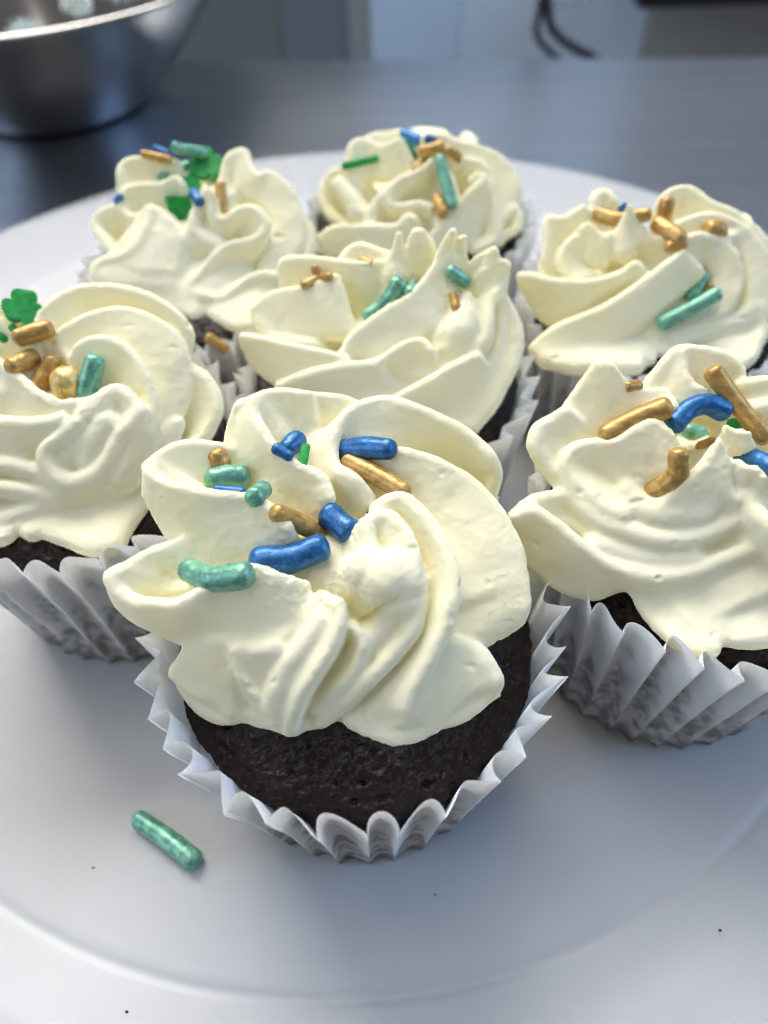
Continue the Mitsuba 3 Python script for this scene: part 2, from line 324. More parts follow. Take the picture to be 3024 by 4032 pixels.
cupcake('cupcake', (-3.9, 42.5), 'front cupcake, nearest the camera, its open swirl scattered with blue, gold and mint sprinkles', dict(strips=[
  ([(-24.16,-0.76,41.5,0.8),(-23.59,-1.95,41,0.8),(-22.07,-3.15,40.5,0.8),(-19.3,-3.84,41,0.8),(-17.07,-4.24,41.3,0.8),(-14.76,-3.37,42,0.8),(-11.95,-1.98,43,0.8),(-9.02,-1.72,43.3,0.8),(-7.16,-2.17,42.5,0.8),(-5.76,-2.14,41.5,0.8),(-4.6,-2.03,40.5,0.8)],
   [(-24.16,-0.27,39.5,1.6),(-23.81,-0.99,38.5,1.6),(-19.68,-3.46,37,1.6),(-19.08,-3.4,36,1.6),(-16.64,-4.12,35.3,1.6),(-14.36,-4.68,35,1.6),(-12.05,-5.38,35.5,1.6),(-9.8,-6.08,36,1.6),(-7.72,-5.94,36.5,1.6),(-6.21,-5.1,37.5,1.6),(-5.03,-3.77,38.5,1.6)]),
  ([(-24.22,-0.76,41.5,0.7),(-23.25,-0.37,42,0.7),(-21.94,0.85,42,0.7),(-20.01,2.08,42,0.7),(-18.03,3.33,41.5,0.7),(-16.85,4.38,41,0.7)],
   [(-17.25,0.37,35.5,1.3),(-16.58,0.64,36,1.3),(-15.66,1.5,36,1.3),(-14.31,2.36,36,1.3),(-12.92,3.23,35.5,1.3),(-12.1,3.97,35,1.3)]),
  ([(-24.27,-0.42,41,1),(-22.04,-0.24,39.3,1),(-19.46,-0.69,38.8,1),(-15.72,-0.5,38.8,1),(-13.16,0.64,39,1)],
   [(-13.8,1.12,35,2),(-12.57,1.22,33.3,2),(-11.15,0.97,32.8,2),(-9.1,1.07,32.8,2),(-7.69,1.7,33,2)]),
  ([(-23.59,0.32,41,0.9),(-21.3,2.02,39.5,0.9),(-18.84,3.11,38.8,0.9),(-16.2,3.01,38.8,0.9)],
   [(-14.55,1.39,35,1.9),(-13.18,2.41,33.5,1.9),(-11.7,3.07,32.8,1.9),(-10.12,3.01,32.8,1.9)]),
  ([(-6.4,3.61,43.5,0.8),(-8.31,5.46,44.3,0.8),(-10.63,6.55,44.8,0.8),(-13.31,6.62,45.2,0.8),(-16.66,6.95,45.8,0.8),(-19.42,8.06,46,0.8),(-20.9,9.21,46.2,0.8),(-21.28,10.22,46.2,0.8)],
   [(-6.87,3.88,40,1.6),(-9.28,3.04,39.5,1.6),(-11.45,2.93,39,1.6),(-14.55,2.96,39,1.6),(-17.56,4.8,39.3,1.6),(-19.45,6.78,40.5,1.6),(-20.39,8.11,42.5,1.6),(-20.92,9.01,44,1.6)]),
  ([(-21.33,10.25,46.2,0.7),(-20.5,12.02,46,0.7),(-19.05,13.19,46,0.7),(-17.52,13.77,45.8,0.7),(-14.99,14.16,45,0.7),(-13.21,14.38,44,0.7),(-12.25,13.98,43,0.7)],
   [(-16.25,8.44,39.2,1.3),(-15.62,9.76,39,1.3),(-14.54,10.64,39,1.3),(-13.39,11.08,38.8,1.3),(-11.49,11.37,38,1.3),(-10.16,11.54,37,1.3),(-9.44,11.24,36,1.3)]),
  ([(-20.45,10.84,45,0.9),(-18.61,11.32,43,0.9),(-16.73,11.68,42,0.9),(-13.57,10.32,41.5,0.9),(-10.67,9.54,41,0.9)],
   [(-12.67,7.7,39,2.1),(-11.57,7.99,37,2.1),(-10.44,8.21,36,2.1),(-8.54,7.39,35.5,2.1),(-6.8,6.92,35,2.1)]),
  ([(-18.09,13.29,44,0.9),(-16.06,13.9,42.3,0.9),(-13.95,13.57,41.6,0.9),(-12.38,12.74,41,0.9)],
   [(-12.11,9.69,38,2.1),(-10.79,10.09,36.3,2.1),(-9.42,9.87,35.6,2.1),(-8.4,9.33,35,2.1)]),
  ([(-2.06,7.83,43,0.8),(-2.93,9.6,44,0.8),(-4.27,10.33,44.6,0.8),(-6.03,11.04,45.2,0.8),(-8.05,12.71,46,0.8),(-9.53,14.82,46.8,0.8),(-10.53,17.12,47.2,0.8),(-10.46,18.51,47.6,0.8)],
   [(-3.69,7.6,40,1.6),(-6.22,8.51,40,1.6),(-8.68,9.69,40,1.6),(-10.46,13.03,41.2,1.6),(-12.85,14.17,41.5,1.6),(-13.05,15.86,42.5,1.6),(-12.51,17.43,44.5,1.6),(-11.51,18.46,46.5,1.6)]),
  ([(-10.49,18.56,47.6,0.7),(-9.27,19.71,47.6,0.7),(-7.46,20.22,47.4,0.7),(-4.36,19.96,47,0.7),(-4.82,20.45,46.6,0.7),(-2.75,20.53,46.2,0.7),(-0.84,20.48,45.8,0.7),(1.07,20.35,45,0.7)],
   [(-7.83,14.2,39.6,1.3),(-6.95,15.03,39.6,1.3),(-5.65,15.4,39.4,1.3),(-3.42,15.21,39,1.3),(-3.75,15.56,38.6,1.3),(-2.26,15.62,38.2,1.3),(-0.88,15.59,37.8,1.3),(0.49,15.49,37,1.3)]),
  ([(-9.04,18.69,46,1),(-7.09,19.85,43.5,1),(-5.55,19.15,42.5,1),(-3.81,17.95,41.5,1)],
   [(-6.23,13.2,40,2.3),(-4.96,13.95,37.5,2.3),(-3.96,13.5,36.5,2.3),(-2.83,12.72,35.5,2.3)]),
  ([(-6.09,20.49,45.5,1),(-3.9,20.63,43.5,1),(-2.5,19.7,42.5,1)],
   [(-4.31,14.37,39.5,2.3),(-2.88,14.46,37.5,2.3),(-1.98,13.86,36.5,2.3)]),
  ([(2.29,8.16,42,0.9),(0.7,9.4,44,0.9),(-1.52,11.55,44,0.8),(-1.78,13.28,44.3,0.8),(-1.5,15.09,45,0.8),(-0.8,16.79,45.6,0.8),(0.59,18.29,46,0.8),(2.16,19.04,46.2,0.8),(3.91,19.43,46.2,0.8),(6.33,18.95,46,0.8),(8.73,18.23,45.5,0.8),(10.79,17.48,44.8,0.8),(12.88,16.84,44,0.8),(14.92,15.53,43,0.8),(16.54,13.74,42,0.8),(17.08,12.95,40.5,0.8),(16.77,11.91,39,0.8),(16.42,11.55,37.5,0.8)],
   [(0.66,9.46,40,1.6),(-1.29,11.39,40,1.6),(-4.01,12.34,41,1.6),(-4.94,14.86,42,1.6),(-3.89,16.13,42.5,1.6),(-0.75,15.15,40.5,1.6),(2.2,14.13,39.5,1.6),(3.95,16.14,39.5,1.6),(6.13,17.54,39.5,1.6),(8.3,17.73,39.5,1.6),(10.45,17.38,39,1.6),(12.42,16.78,38.5,1.6),(14.06,16.15,37.5,1.6),(15.46,15.01,36.5,1.6),(16.2,14.38,35.5,1.6),(16.21,13.75,34.5,1.6),(15.99,13.2,34,1.6),(15.46,13.13,33.5,1.6)]),
  ([(1.9,14.11,42.3,0.8),(3.77,13.18,44,0.8),(5.8,12.62,44.6,0.8),(8.45,12.12,44.2,0.8),(10.9,11.23,43.5,0.8),(13.01,10.32,42.6,0.8),(15.2,8.5,41.6,0.8),(16.7,6.44,40.6,0.8),(17.9,4,39.5,0.8),(18.5,1.8,38.3,0.8),(18.68,-0.66,37,0.8),(18.54,-2.7,35.7,0.8),(17.97,-3.45,34.8,0.8),(16.61,-3.88,33.5,0.8),(14.81,-4.21,32.5,0.8)],
   [(2.25,11.24,40,1.5),(4.69,10.15,39.8,1.5),(6.93,9.08,39.6,1.5),(8.59,7.6,39.4,1.5),(9.71,6.12,39,1.5),(10.55,4.53,38.5,1.5),(11.04,2.99,38,1.5),(11.36,1.35,37.4,1.5),(11.43,-0.19,36.7,1.5),(11.42,-1.7,36,1.5),(11.34,-2.15,35.3,1.5),(11.17,-3.58,34.5,1.5),(10.93,-4.79,34,1.5),(11.31,-5.49,33.3,1.5),(12.23,-5.41,32.5,1.5)]),
  ([(3.24,6.26,43,0.7),(5.58,6.7,43.9,0.7),(7.92,4.52,43.5,0.7),(9.67,1.62,42.8,0.7),(10.64,-2,41.6,0.7),(10.13,-5.35,40,0.7),(8.79,-7.84,38,0.7),(6.9,-10.2,35.8,0.7),(5.8,-11.98,33.8,0.7),(5.65,-13.02,32.2,0.7)],
   [(3.18,5.96,41,0.9),(5.37,6.03,40.8,0.9),(7.44,3.48,39.6,0.9),(8.11,0.13,38,0.9),(7.97,-2.73,36.4,0.9),(6.4,-5.18,34.6,0.9),(3.34,-7.9,32.4,0.9),(0.65,-9.95,31,0.9),(-0.2,-11.45,30.2,0.9),(1.71,-12.7,30,0.9)]),
  ([(3.24,6.26,43,0.7),(5.58,6.7,43.9,0.7),(7.92,4.52,43.5,0.7),(9.67,1.62,42.8,0.7),(10.64,-2,41.6,0.7),(10.13,-5.35,40,0.7),(8.79,-7.84,38,0.7),(6.9,-10.2,35.8,0.7),(5.8,-11.98,33.8,0.7),(5.65,-13.02,32.2,0.7)],
   [(2.05,5.35,38,1.3),(3.74,5.66,38.9,1.3),(5.42,4.09,38.5,1.3),(6.68,2.01,37.8,1.3),(7.38,-0.6,36.6,1.3),(7.01,-3.01,35,1.3),(6.05,-4.8,33,1.3),(4.69,-6.5,30.8,1.3),(3.9,-7.79,30,1.3),(3.79,-8.53,30,1.3)]),
  ([(0.19,-12.25,30.6,1.2),(2.06,-13.08,30,1.3),(4.35,-13.57,29.8,1.4),(6.53,-13.29,29.8,1.3),(7.98,-12.63,30,1.2)],
   [(-0.17,-7.67,29.6,2.2),(1.14,-8.26,29,2.3),(2.74,-8.6,29,2.4),(4.27,-8.4,29,2.3),(5.29,-7.94,29,2.2)]),
  ([(8.17,-12.57,30.5,1),(9.44,-11.79,31.3,1),(11.34,-10.58,32.2,1),(13.17,-9.79,33,1),(14.51,-9.41,33.4,1),(14.73,-9.65,33.2,1)],
   [(5.73,-11.95,33.2,1.2),(7.1,-10.28,34,1.2),(8.64,-8.47,35,1.2),(10.5,-6.56,35.3,1.2),(12.36,-7.03,34.6,1.2),(13.54,-8,34.2,1.2)]),
  ([(13.81,-7.11,34.3,0.8),(14.41,-8.45,33.9,0.8),(14.88,-9.6,33.3,0.8),(14.83,-10.18,32.2,0.8)],
   [(9.37,-4.08,32.3,1.6),(9.79,-5.01,31.9,1.6),(10.12,-5.82,31.3,1.6),(10.08,-6.23,30.2,1.6)]),
  ([(8.83,-12.3,29.8,1),(10.68,-11.97,30.2,1),(12.55,-11.22,30.7,1),(14.56,-10.14,31.4,0.8)],
   [(6.37,-8.48,29,1.8),(7.76,-8.23,29.2,1.8),(9.16,-7.67,29.7,1.8),(10.67,-6.86,30.4,1.6)]),
  ([(3.11,4.49,43.3,0.8),(4.41,4.4,43.6,0.8),(5.64,3.07,43.4,0.8),(6.52,1.14,43,0.8),(6.94,-0.64,42.5,0.8),(6.53,-2.04,41.8,0.8),(5.4,-3.08,41.2,0.8)],
   [(1.05,3.74,38.3,2.4),(1.7,3.7,38.6,2.4),(2.32,3.04,38.4,2.4),(2.76,2.07,38,2.4),(2.97,1.18,37.5,2.4),(2.76,0.48,36.8,2.4),(2.2,-0.04,36.2,2.4)]),
  ([(1.95,3.74,43,0.9),(2.24,1.81,42.6,0.9),(3,0.16,42.4,0.9),(4.41,-0.14,42.2,0.9),(5.67,-0.24,42,0.9)],
   [(0.48,3.37,39,2.3),(0.62,2.41,38.6,2.3),(1,1.58,38.4,2.3),(1.7,1.43,38.2,2.3),(2.34,1.38,38,2.3)]),
  ([(1.85,-1,41.5,2.4),(3.72,-1.68,41,3.3),(5.28,-1.97,40.5,3),(5.7,-3.21,39.5,2.4)],
   [(0.71,0.6,36.5,2.9),(1.83,0.19,36,3.8),(2.77,0.02,35.5,3.5),(3.02,-0.73,34.5,2.9)]),
  ([(6.97,-3.18,40.2,0.8),(6.73,-5.7,39,0.9),(4.52,-8.07,37.1,0.9),(1.79,-9.91,35.2,0.9),(-0.67,-11.24,33.2,0.9),(-3.31,-12.37,31.2,0.9)],
   [(4.74,-1.45,35.2,1.6),(4.57,-3.26,34,1.7),(2.97,-4.97,32.1,1.7),(1.01,-6.3,30.2,1.7),(-0.76,-7.25,30,1.7),(-2.66,-8.07,30,1.7)]),
  ([(0.4,-5.95,38.6,0.6),(1.3,-7,37.9,0.7),(0.82,-8.66,36.5,0.7),(-1.05,-10.3,34.8,0.8),(-3.54,-11.69,32.6,0.9)],
   [(0.04,-3.62,34.6,1.4),(0.7,-4.4,33.9,1.5),(0.35,-5.63,32.5,1.5),(-1.04,-6.84,30.8,1.6),(-2.88,-7.87,30,1.7)]),
  ([(5.34,-3.1,39,1.4),(3.34,-5.37,37.4,1.5),(1.02,-7.4,35.4,1.5),(-1.65,-10.28,33,1.4)],
   [(3.44,-1.27,35,2),(2.04,-2.86,33.4,2.1),(0.41,-4.28,31.4,2.1),(-1.45,-6.3,30,2)]),
  ([(-0.92,-4.48,41,0.55),(-0.82,-5.9,40.4,0.55),(-1.85,-8.35,39,0.55),(-3.59,-10.24,37.6,0.55),(-5.11,-11.9,35.8,0.55),(-6.06,-13.08,33.6,0.55),(-6.57,-13.49,31.6,0.55)],
   [(-2.82,-3.26,40.2,0.9),(-4.61,-5.17,38.8,0.9),(-7.26,-6.13,37.2,0.9),(-10.43,-6.48,35.8,0.9),(-9.78,-8.54,34.4,0.9),(-9.02,-10.59,32.7,0.9),(-7.97,-12.47,31,0.9)]),
  ([(-0.92,-4.48,41,0.55),(-0.82,-5.9,40.4,0.55),(-1.85,-8.35,39,0.55),(-3.59,-10.24,37.6,0.55),(-5.11,-11.9,35.8,0.55),(-6.06,-13.08,33.6,0.55),(-6.57,-13.49,31.6,0.55)],
   [(-0.94,-2.98,36,1.05),(-0.86,-4.12,35.4,1.05),(-1.68,-6.08,34,1.05),(-3.07,-7.59,32.6,1.05),(-4.29,-8.92,30.8,1.05),(-5.05,-9.86,30,1.05),(-5.46,-10.19,30,1.05)]),
  ([(-2.77,-5.53,39.9,0.9),(-4.66,-7.86,38.6,1),(-6.59,-9.67,37,1.1),(-7.55,-11.16,35,1.2),(-7.73,-12.27,32.6,1.2)],
   [(-2.42,-3.82,35.9,1.5),(-3.93,-5.69,34.6,1.6),(-5.47,-7.14,33,1.7),(-6.24,-8.33,31,1.8),(-6.38,-9.22,30,1.8)]),
  ([(-6.53,-12.53,30,1.3),(-4.49,-12,30,1.4),(-2.5,-11.21,30.2,1.4),(-0.87,-10.1,30.7,1.4),(0.35,-9.09,31.5,1.3)],
   [(-5.15,-8.65,29,2.3),(-3.62,-8.25,29,2.4),(-2.12,-7.66,29.2,2.4),(-0.9,-6.82,29.7,2.4),(0.01,-6.07,30.5,2.3)]),
  ([(-11.32,-7.08,37.5,0.9),(-9.31,-7.8,38,1),(-7.35,-7.73,38.3,1)],
   [(-11.21,-8.5,35.5,0.8),(-10.33,-10.05,33,0.8),(-8.85,-12.05,30.3,0.8)]),
  ([(-10.01,-7.45,33.6,1.5),(-11.47,-8.85,32,1.5),(-12.64,-10.17,30.8,1.4)],
   [(-8.66,-5.88,30.6,2.3),(-9.9,-7.07,30,2.3),(-10.89,-8.19,30,2.2)]),
  ([(-11.42,-7.74,38,0.6),(-11.12,-9.39,36.3,0.6),(-9.44,-11.19,34.4,0.6),(-8.11,-12.78,32.4,0.6)],
   [(-9.34,-5.59,35,1.1),(-9.1,-6.91,33.3,1.1),(-7.75,-8.35,31.4,1.1),(-6.69,-9.62,30,1.1)]),
  ([(-11.47,-7.52,37.9,0.6),(-9.09,-6.97,38.2,0.6),(-6.59,-6.41,38.6,0.6)],
   [(-9.38,-5.42,34.9,1.1),(-7.47,-4.98,35.2,1.1),(-5.47,-4.53,35.6,1.1)]),
  ([(-16.37,-5.23,36,0.7),(-13.97,-6.05,37,0.7),(-11.81,-6.81,37.3,0.7)],
   [(-18.53,-7.56,33.4,0.9),(-15.95,-9.11,32,0.9),(-12.64,-10.02,32,0.9)]),
  ([(-18.59,-7.58,33.4,0.8),(-17.28,-8.68,32.4,0.8),(-15.54,-9.38,32,0.8),(-13.84,-9.74,31.8,0.8)],
   [(-16.51,-8.18,32,0.9),(-14.77,-9.28,31.3,0.9),(-13.13,-10.38,30.5,0.9),(-9.74,-11.7,30,0.9)]),
  ([(-18.5,-7.69,31,0.8),(-17.16,-9.06,30.3,1),(-15.59,-10.3,29.8,1.1),(-14.15,-10.88,29.6,1),(-12.79,-10.98,29.6,0.9)],
   [(-14.12,-5.02,30,1.7),(-13.12,-6.04,29.3,1.9),(-11.94,-6.98,29,2),(-10.86,-7.41,29,1.9),(-9.84,-7.48,29,1.8)])],
 blobs=[(-1,2,29.5,14,14,5.5),(-1.5,3.5,37,6.5,6.5,3.5)], torn=[(1.14,2.75,43,5,2.5),(-7.09,4.21,43,2.5,2.5),(-7.08,-2.42,43,3.5,3),(-2.12,-2.95,41,2.5,2.5),(-12.62,-8.31,35,2.5,2),(-2.11,-2.02,41,3,2.5)]), 0.27, 1, flare=0.8)

cupcake('cupcake_001', (-43, 73), 'cupcake cut by the left edge, with one green shamrock on top', dict(strips=[
  ([(-1.78,6.75,42.32,0.9),(-2.77,8.19,43.71,0.9),(-2.94,9.09,44.56,0.8),(-1.11,11.8,45.69,0.8),(1.6,13.56,46.2,0.8),(6.04,13.79,46.29,0.8),(9.93,13.17,45.74,0.8),(13.28,12.01,44.63,0.8),(15.68,10.52,43.21,0.8),(16.77,9.27,41.67,0.8),(16.24,8.12,39.75,0.8)],
   [(-0.83,6.66,40.8,1.7),(-1.07,8.17,41.21,1.7),(-1.53,9.4,41.54,1.7),(-0.38,11.39,41.88,1.7),(1.72,13.49,42.23,1.7),(4.95,14.28,42.12,1.7),(8.29,13.83,41.43,1.7),(10.76,12.63,40.63,1.7),(12.77,10.76,39.45,1.7),(13.88,9.1,38.18,1.7),(13.86,7.25,36.83,1.7)]),
  ([(1.6,4.55,41.13,0.8),(0.26,6.19,42.37,0.8),(0.17,7.04,43.4,0.8),(2.27,8.54,44.4,0.8),(5.3,10.04,44.81,0.8),(8.35,10.46,44.75,0.8),(11.62,9.91,44.02,0.8),(14.14,8.66,42.7,0.8),(15.96,6.78,40.98,0.8),(16.45,4.72,39.01,0.8),(16.08,1.91,36.91,0.8),(14.85,-0.64,34.92,0.8),(13.18,-3.32,33.08,0.8)],
   [(2.65,5,39.45,1.7),(1.21,6.65,40.1,1.7),(1.9,8.04,40.87,1.7),(4.22,8.37,41.16,1.7),(6.86,7.46,40.81,1.7),(8.46,6.4,40.33,1.7),(9.99,4.82,39.3,1.7),(11.24,3.32,38.24,1.7),(12.19,1.37,36.91,1.7),(12.58,-0.67,35.4,1.7),(12.26,-2.83,33.69,1.7),(11.71,-5.09,32.11,1.7),(10.7,-6.9,30.82,1.7)]),
  ([(2.24,4.32,42.07,0.8),(3.32,4.88,43.42,0.8),(5.44,5.12,44.08,0.8),(7.85,4.9,43.82,0.8),(10.3,3.37,42.81,0.8),(11.77,1.36,41.47,0.8),(12.71,-0.97,39.64,0.8),(12.79,-3.61,37.52,1),(11.94,-6.65,35.2,1.2),(10.37,-8.99,33.59,1.3),(8.02,-10.54,32.53,1.4),(3.68,-11.56,32.29,1.3),(-1.47,-12.83,31.6,1.3),(-6.61,-14.15,30.84,1.2),(-9.95,-14.14,30.8,1.2)],
   [(1.61,3.11,37.07,1.8),(2.39,3.51,38.42,1.8),(3.92,3.69,39.08,1.8),(5.65,3.53,38.82,1.8),(7.42,2.43,37.81,1.8),(8.47,0.98,36.47,1.8),(9.15,-0.7,34.64,1.8),(9.21,-2.6,32.52,2),(8.6,-4.79,30.2,2.2),(7.47,-6.47,29.5,2.3),(5.77,-7.59,29.5,2.4),(2.65,-8.32,29.5,2.3),(-1.06,-9.24,29.5,2.3),(-4.76,-10.19,29.5,2.2),(-7.16,-10.18,29.5,2.2)]),
  ([(16.22,5.73,38.62,1),(18.75,4.2,37.71,1),(20.27,1.56,36.01,1),(20.26,0.27,35.18,1),(19.34,-1.54,33.87,1),(18.18,-2.91,32.85,1),(15.82,-3.81,32.44,1)],
   [(12.16,4.3,34.62,1.7),(14.06,3.15,33.71,1.7),(15.2,1.17,32.01,1.7),(15.2,0.2,31.18,1.7),(14.5,-1.16,29.87,1.7),(13.64,-2.18,29.5,1.7),(11.86,-2.86,29.5,1.7)]),
  ([(15.06,-1.6,34.82,1.2),(13.96,-3.79,33.57,1.2),(13.26,-6.38,32.05,1.2),(11.66,-9.66,30.34,1.2),(9.76,-14.33,30,1.2),(8.68,-17.81,30,1.2)],
   [(11.72,-4.73,33.17,1.6),(10.98,-6.38,32.08,1.6),(10.02,-7.87,31.19,1.6),(8.23,-9.79,30.5,1.6),(6.47,-11.48,30,1.6),(6.04,-14.18,30,1.6)]),
  ([(8.73,-18.05,30,1.3),(7.07,-18.67,30,1.3),(2.68,-17.21,30,1.2),(-1,-15.51,30,1.2)],
   [(7.52,-12.05,30,1.4),(4.22,-12.09,30,1.4),(0.96,-12.6,30,1.4),(-1.93,-13.29,30,1.4)]),
  ([(-2.46,-16.02,30,1.1),(-4.7,-14.82,30,1.1),(-6.11,-16.64,30,1.1),(-8.99,-16.27,30,1.1)],
   [(-2.56,-13.56,30,1.2),(-4.98,-13.95,30,1.2),(-6.77,-14.64,30,1.2),(-9.52,-14.43,30,1.2)]),
  ([(4.3,-6.19,39.83,0.9),(2.12,-7.56,38.66,1),(-0.14,-8.75,37.14,1.1),(0.47,-10.19,35.55,1.3),(3.14,-11.38,34.27,1.5),(5.99,-10.68,34.81,1.4),(7.99,-8.95,36.28,1.2),(9.3,-7.05,38,1),(11.01,-5.89,39.1,1),(12,-4.65,39.83,1)],
   [(3.01,-4.33,35.83,1.9),(1.48,-5.29,34.66,2),(-0.1,-6.12,33.14,2.1),(0.33,-7.13,31.55,2.3),(2.2,-7.97,30.27,2.5),(4.19,-7.48,30.81,2.4),(5.59,-6.26,32.28,2.2),(6.51,-4.93,34,2),(7.71,-4.12,35.1,2),(8.4,-3.26,35.83,2)]),
  ([(11.96,-4.06,39.6,1),(10.88,-2.93,40.51,1),(8.87,-1.67,41.05,1.2),(7.29,-2.8,40.54,1.4),(5.32,-4.44,39.9,1.4)],
   [(5.98,-2.03,35.6,1.7),(5.44,-1.46,36.51,1.7),(4.43,-0.84,37.05,1.9),(3.64,-1.4,36.54,2.1),(2.66,-2.22,35.9,2.1)]),
  ([(7.14,-5.35,39.06,1.2),(6.11,-7.15,37.57,1.2),(4.79,-9.05,35.86,1.2)],
   [(5,-3.74,34.06,1.6),(4.28,-5,32.57,1.6),(3.35,-6.34,30.86,1.6)]),
  ([(8.41,-10.44,33.84,1.2),(10.37,-8.07,35.69,1.3),(11.64,-5.65,37.56,1.2)],
   [(5.89,-7.31,29.5,1.8),(7.26,-5.65,30.69,1.9),(8.15,-3.96,32.56,1.8)]),
  ([(0.93,-8.14,35.06,1.9),(3.5,-7.29,36.13,2.1),(5.81,-6.22,37.32,2.1),(7.83,-5.07,38.43,1.9)],
   None),
  ([(-11.61,6.12,43.17,0.8),(-7.26,2.93,42.49,0.8),(-3.49,-0.11,41.77,0.8),(-0.42,-2.55,41.11,0.8),(2.04,-3.54,40.64,0.8),(4.09,-3.26,40.62,0.8),(6.76,-3.63,40.52,0.8)],
   [(-12.27,0.32,37.59,1.4),(-8.28,-1.23,37.17,1.4),(-5.07,-2.07,37.14,1.4),(-2.32,-2.77,37.35,1.4),(-0.1,-3.45,37.57,1.4),(2.4,-4.03,38.01,1.4),(4.73,-4.17,38.37,1.4)]),
  ([(-9.96,-4.57,39.07,1.1),(-6.1,-5.09,39.33,1.1),(-3.56,-5.56,39.4,1.1),(-0.61,-5.77,39.54,1.1),(2.12,-5.72,39.96,1.1)],
   [(-11.3,-5.63,35.17,1.6),(-7.66,-6.08,35.06,1.6),(-5.03,-6.42,35.29,1.6),(-2.51,-6.22,35.66,1.6),(0.16,-5.46,36.83,1.6)]),
  ([(-9.38,-9.05,35.23,1.2),(-6.58,-8.88,35.5,1.2),(-3.89,-9.23,35.41,1.2),(-0.94,-10.22,34.94,1.2),(1.64,-12,33.62,1.2)],
   [(-7.04,-6.79,31.23,1.9),(-4.94,-6.66,31.5,1.9),(-2.92,-6.92,31.41,1.9),(-0.7,-7.67,30.94,1.9),(1.23,-9,29.62,1.9)]),
  ([(-9.22,-11.24,33.59,1.2),(-5.62,-11.31,33.63,1.2),(-1.9,-11.8,33.19,1.2),(1.1,-12.29,32.57,1.2)],
   [(-6.92,-8.43,29.59,1.9),(-4.22,-8.48,29.63,1.9),(-1.42,-8.85,29.5,1.9),(0.82,-9.22,29.5,1.9)]),
  ([(-3.5,6.52,42.26,0.8),(-6.61,7.65,43.96,0.8),(-9.53,9.93,45.61,0.8),(-13.28,11.22,45.61,0.8)],
   [(-2.45,4.56,35.26,1.5),(-4.63,5.36,36.96,1.5),(-6.67,6.95,38.61,1.5),(-9.3,7.85,38.61,1.5)]),
  ([(-3.06,9.8,43.15,1),(-6.43,11.27,44.57,1),(-8.81,11.87,45.17,1),(-11.22,11.87,45.2,1)],
   [(-2.3,7.35,36.15,1.7),(-4.82,8.45,37.57,1.7),(-6.61,8.9,38.17,1.7),(-8.42,8.9,38.2,1.7)]),
  ([(-1.99,4.59,40,1.2),(-4.22,6.32,39.86,1.2),(-7.09,7.33,39.44,1.2),(-10.4,7.46,38.74,1.2),(-13.92,6.58,37.76,1.2),(-17.39,4.66,36.5,1.2),(-16.87,4.52,32.5,1.3)],
   [(-1.39,3.21,33,2.4),(-2.95,4.42,32.86,2.4),(-4.96,5.13,32.44,2.4),(-7.28,5.22,31.74,2.4),(-9.74,4.61,30.76,2.4),(-12.17,3.26,29.5,2.4),(-11.81,3.16,29,2.5)]),
  ([(-4.02,2.98,40,1.2),(-6.82,3.36,39.86,1.2),(-9.81,2.8,39.44,1.2),(-12.74,1.25,38.74,1.2),(-15.35,-1.26,37.76,1.2),(-17.39,-4.66,36.5,1.2),(-16.87,-4.52,32.5,1.3)],
   [(-2.81,2.09,33,2.4),(-4.77,2.35,32.86,2.4),(-6.87,1.96,32.44,2.4),(-8.92,0.88,31.74,2.4),(-10.74,-0.88,30.76,2.4),(-12.17,-3.26,29.5,2.4),(-11.81,-3.16,29,2.5)]),
  ([(-4.97,0.57,40,1.2),(-7.58,-0.5,39.86,1.2),(-9.89,-2.48,39.44,1.2),(-11.66,-5.28,38.74,1.2),(-12.66,-8.76,37.76,1.2),(-12.73,-12.73,36.5,1.2),(-12.35,-12.35,32.5,1.3)],
   [(-3.48,0.4,33,2.4),(-5.31,-0.35,32.86,2.4),(-6.92,-1.74,32.44,2.4),(-8.16,-3.7,31.74,2.4),(-8.86,-6.13,30.76,2.4),(-8.91,-8.91,29.5,2.4),(-8.64,-8.64,29,2.5)])],
 blobs=[(0,0,29.5,14,14,6.5),(0,0,36,6,6,3.5)], torn=[(8.57,-3.02,40.68,4,2.5),(1.77,-3.58,40.53,4,1.5),(-4.37,-4.39,38.32,4,1.5),(-4.5,-15.55,30,4,2)]), 0.32, 2)

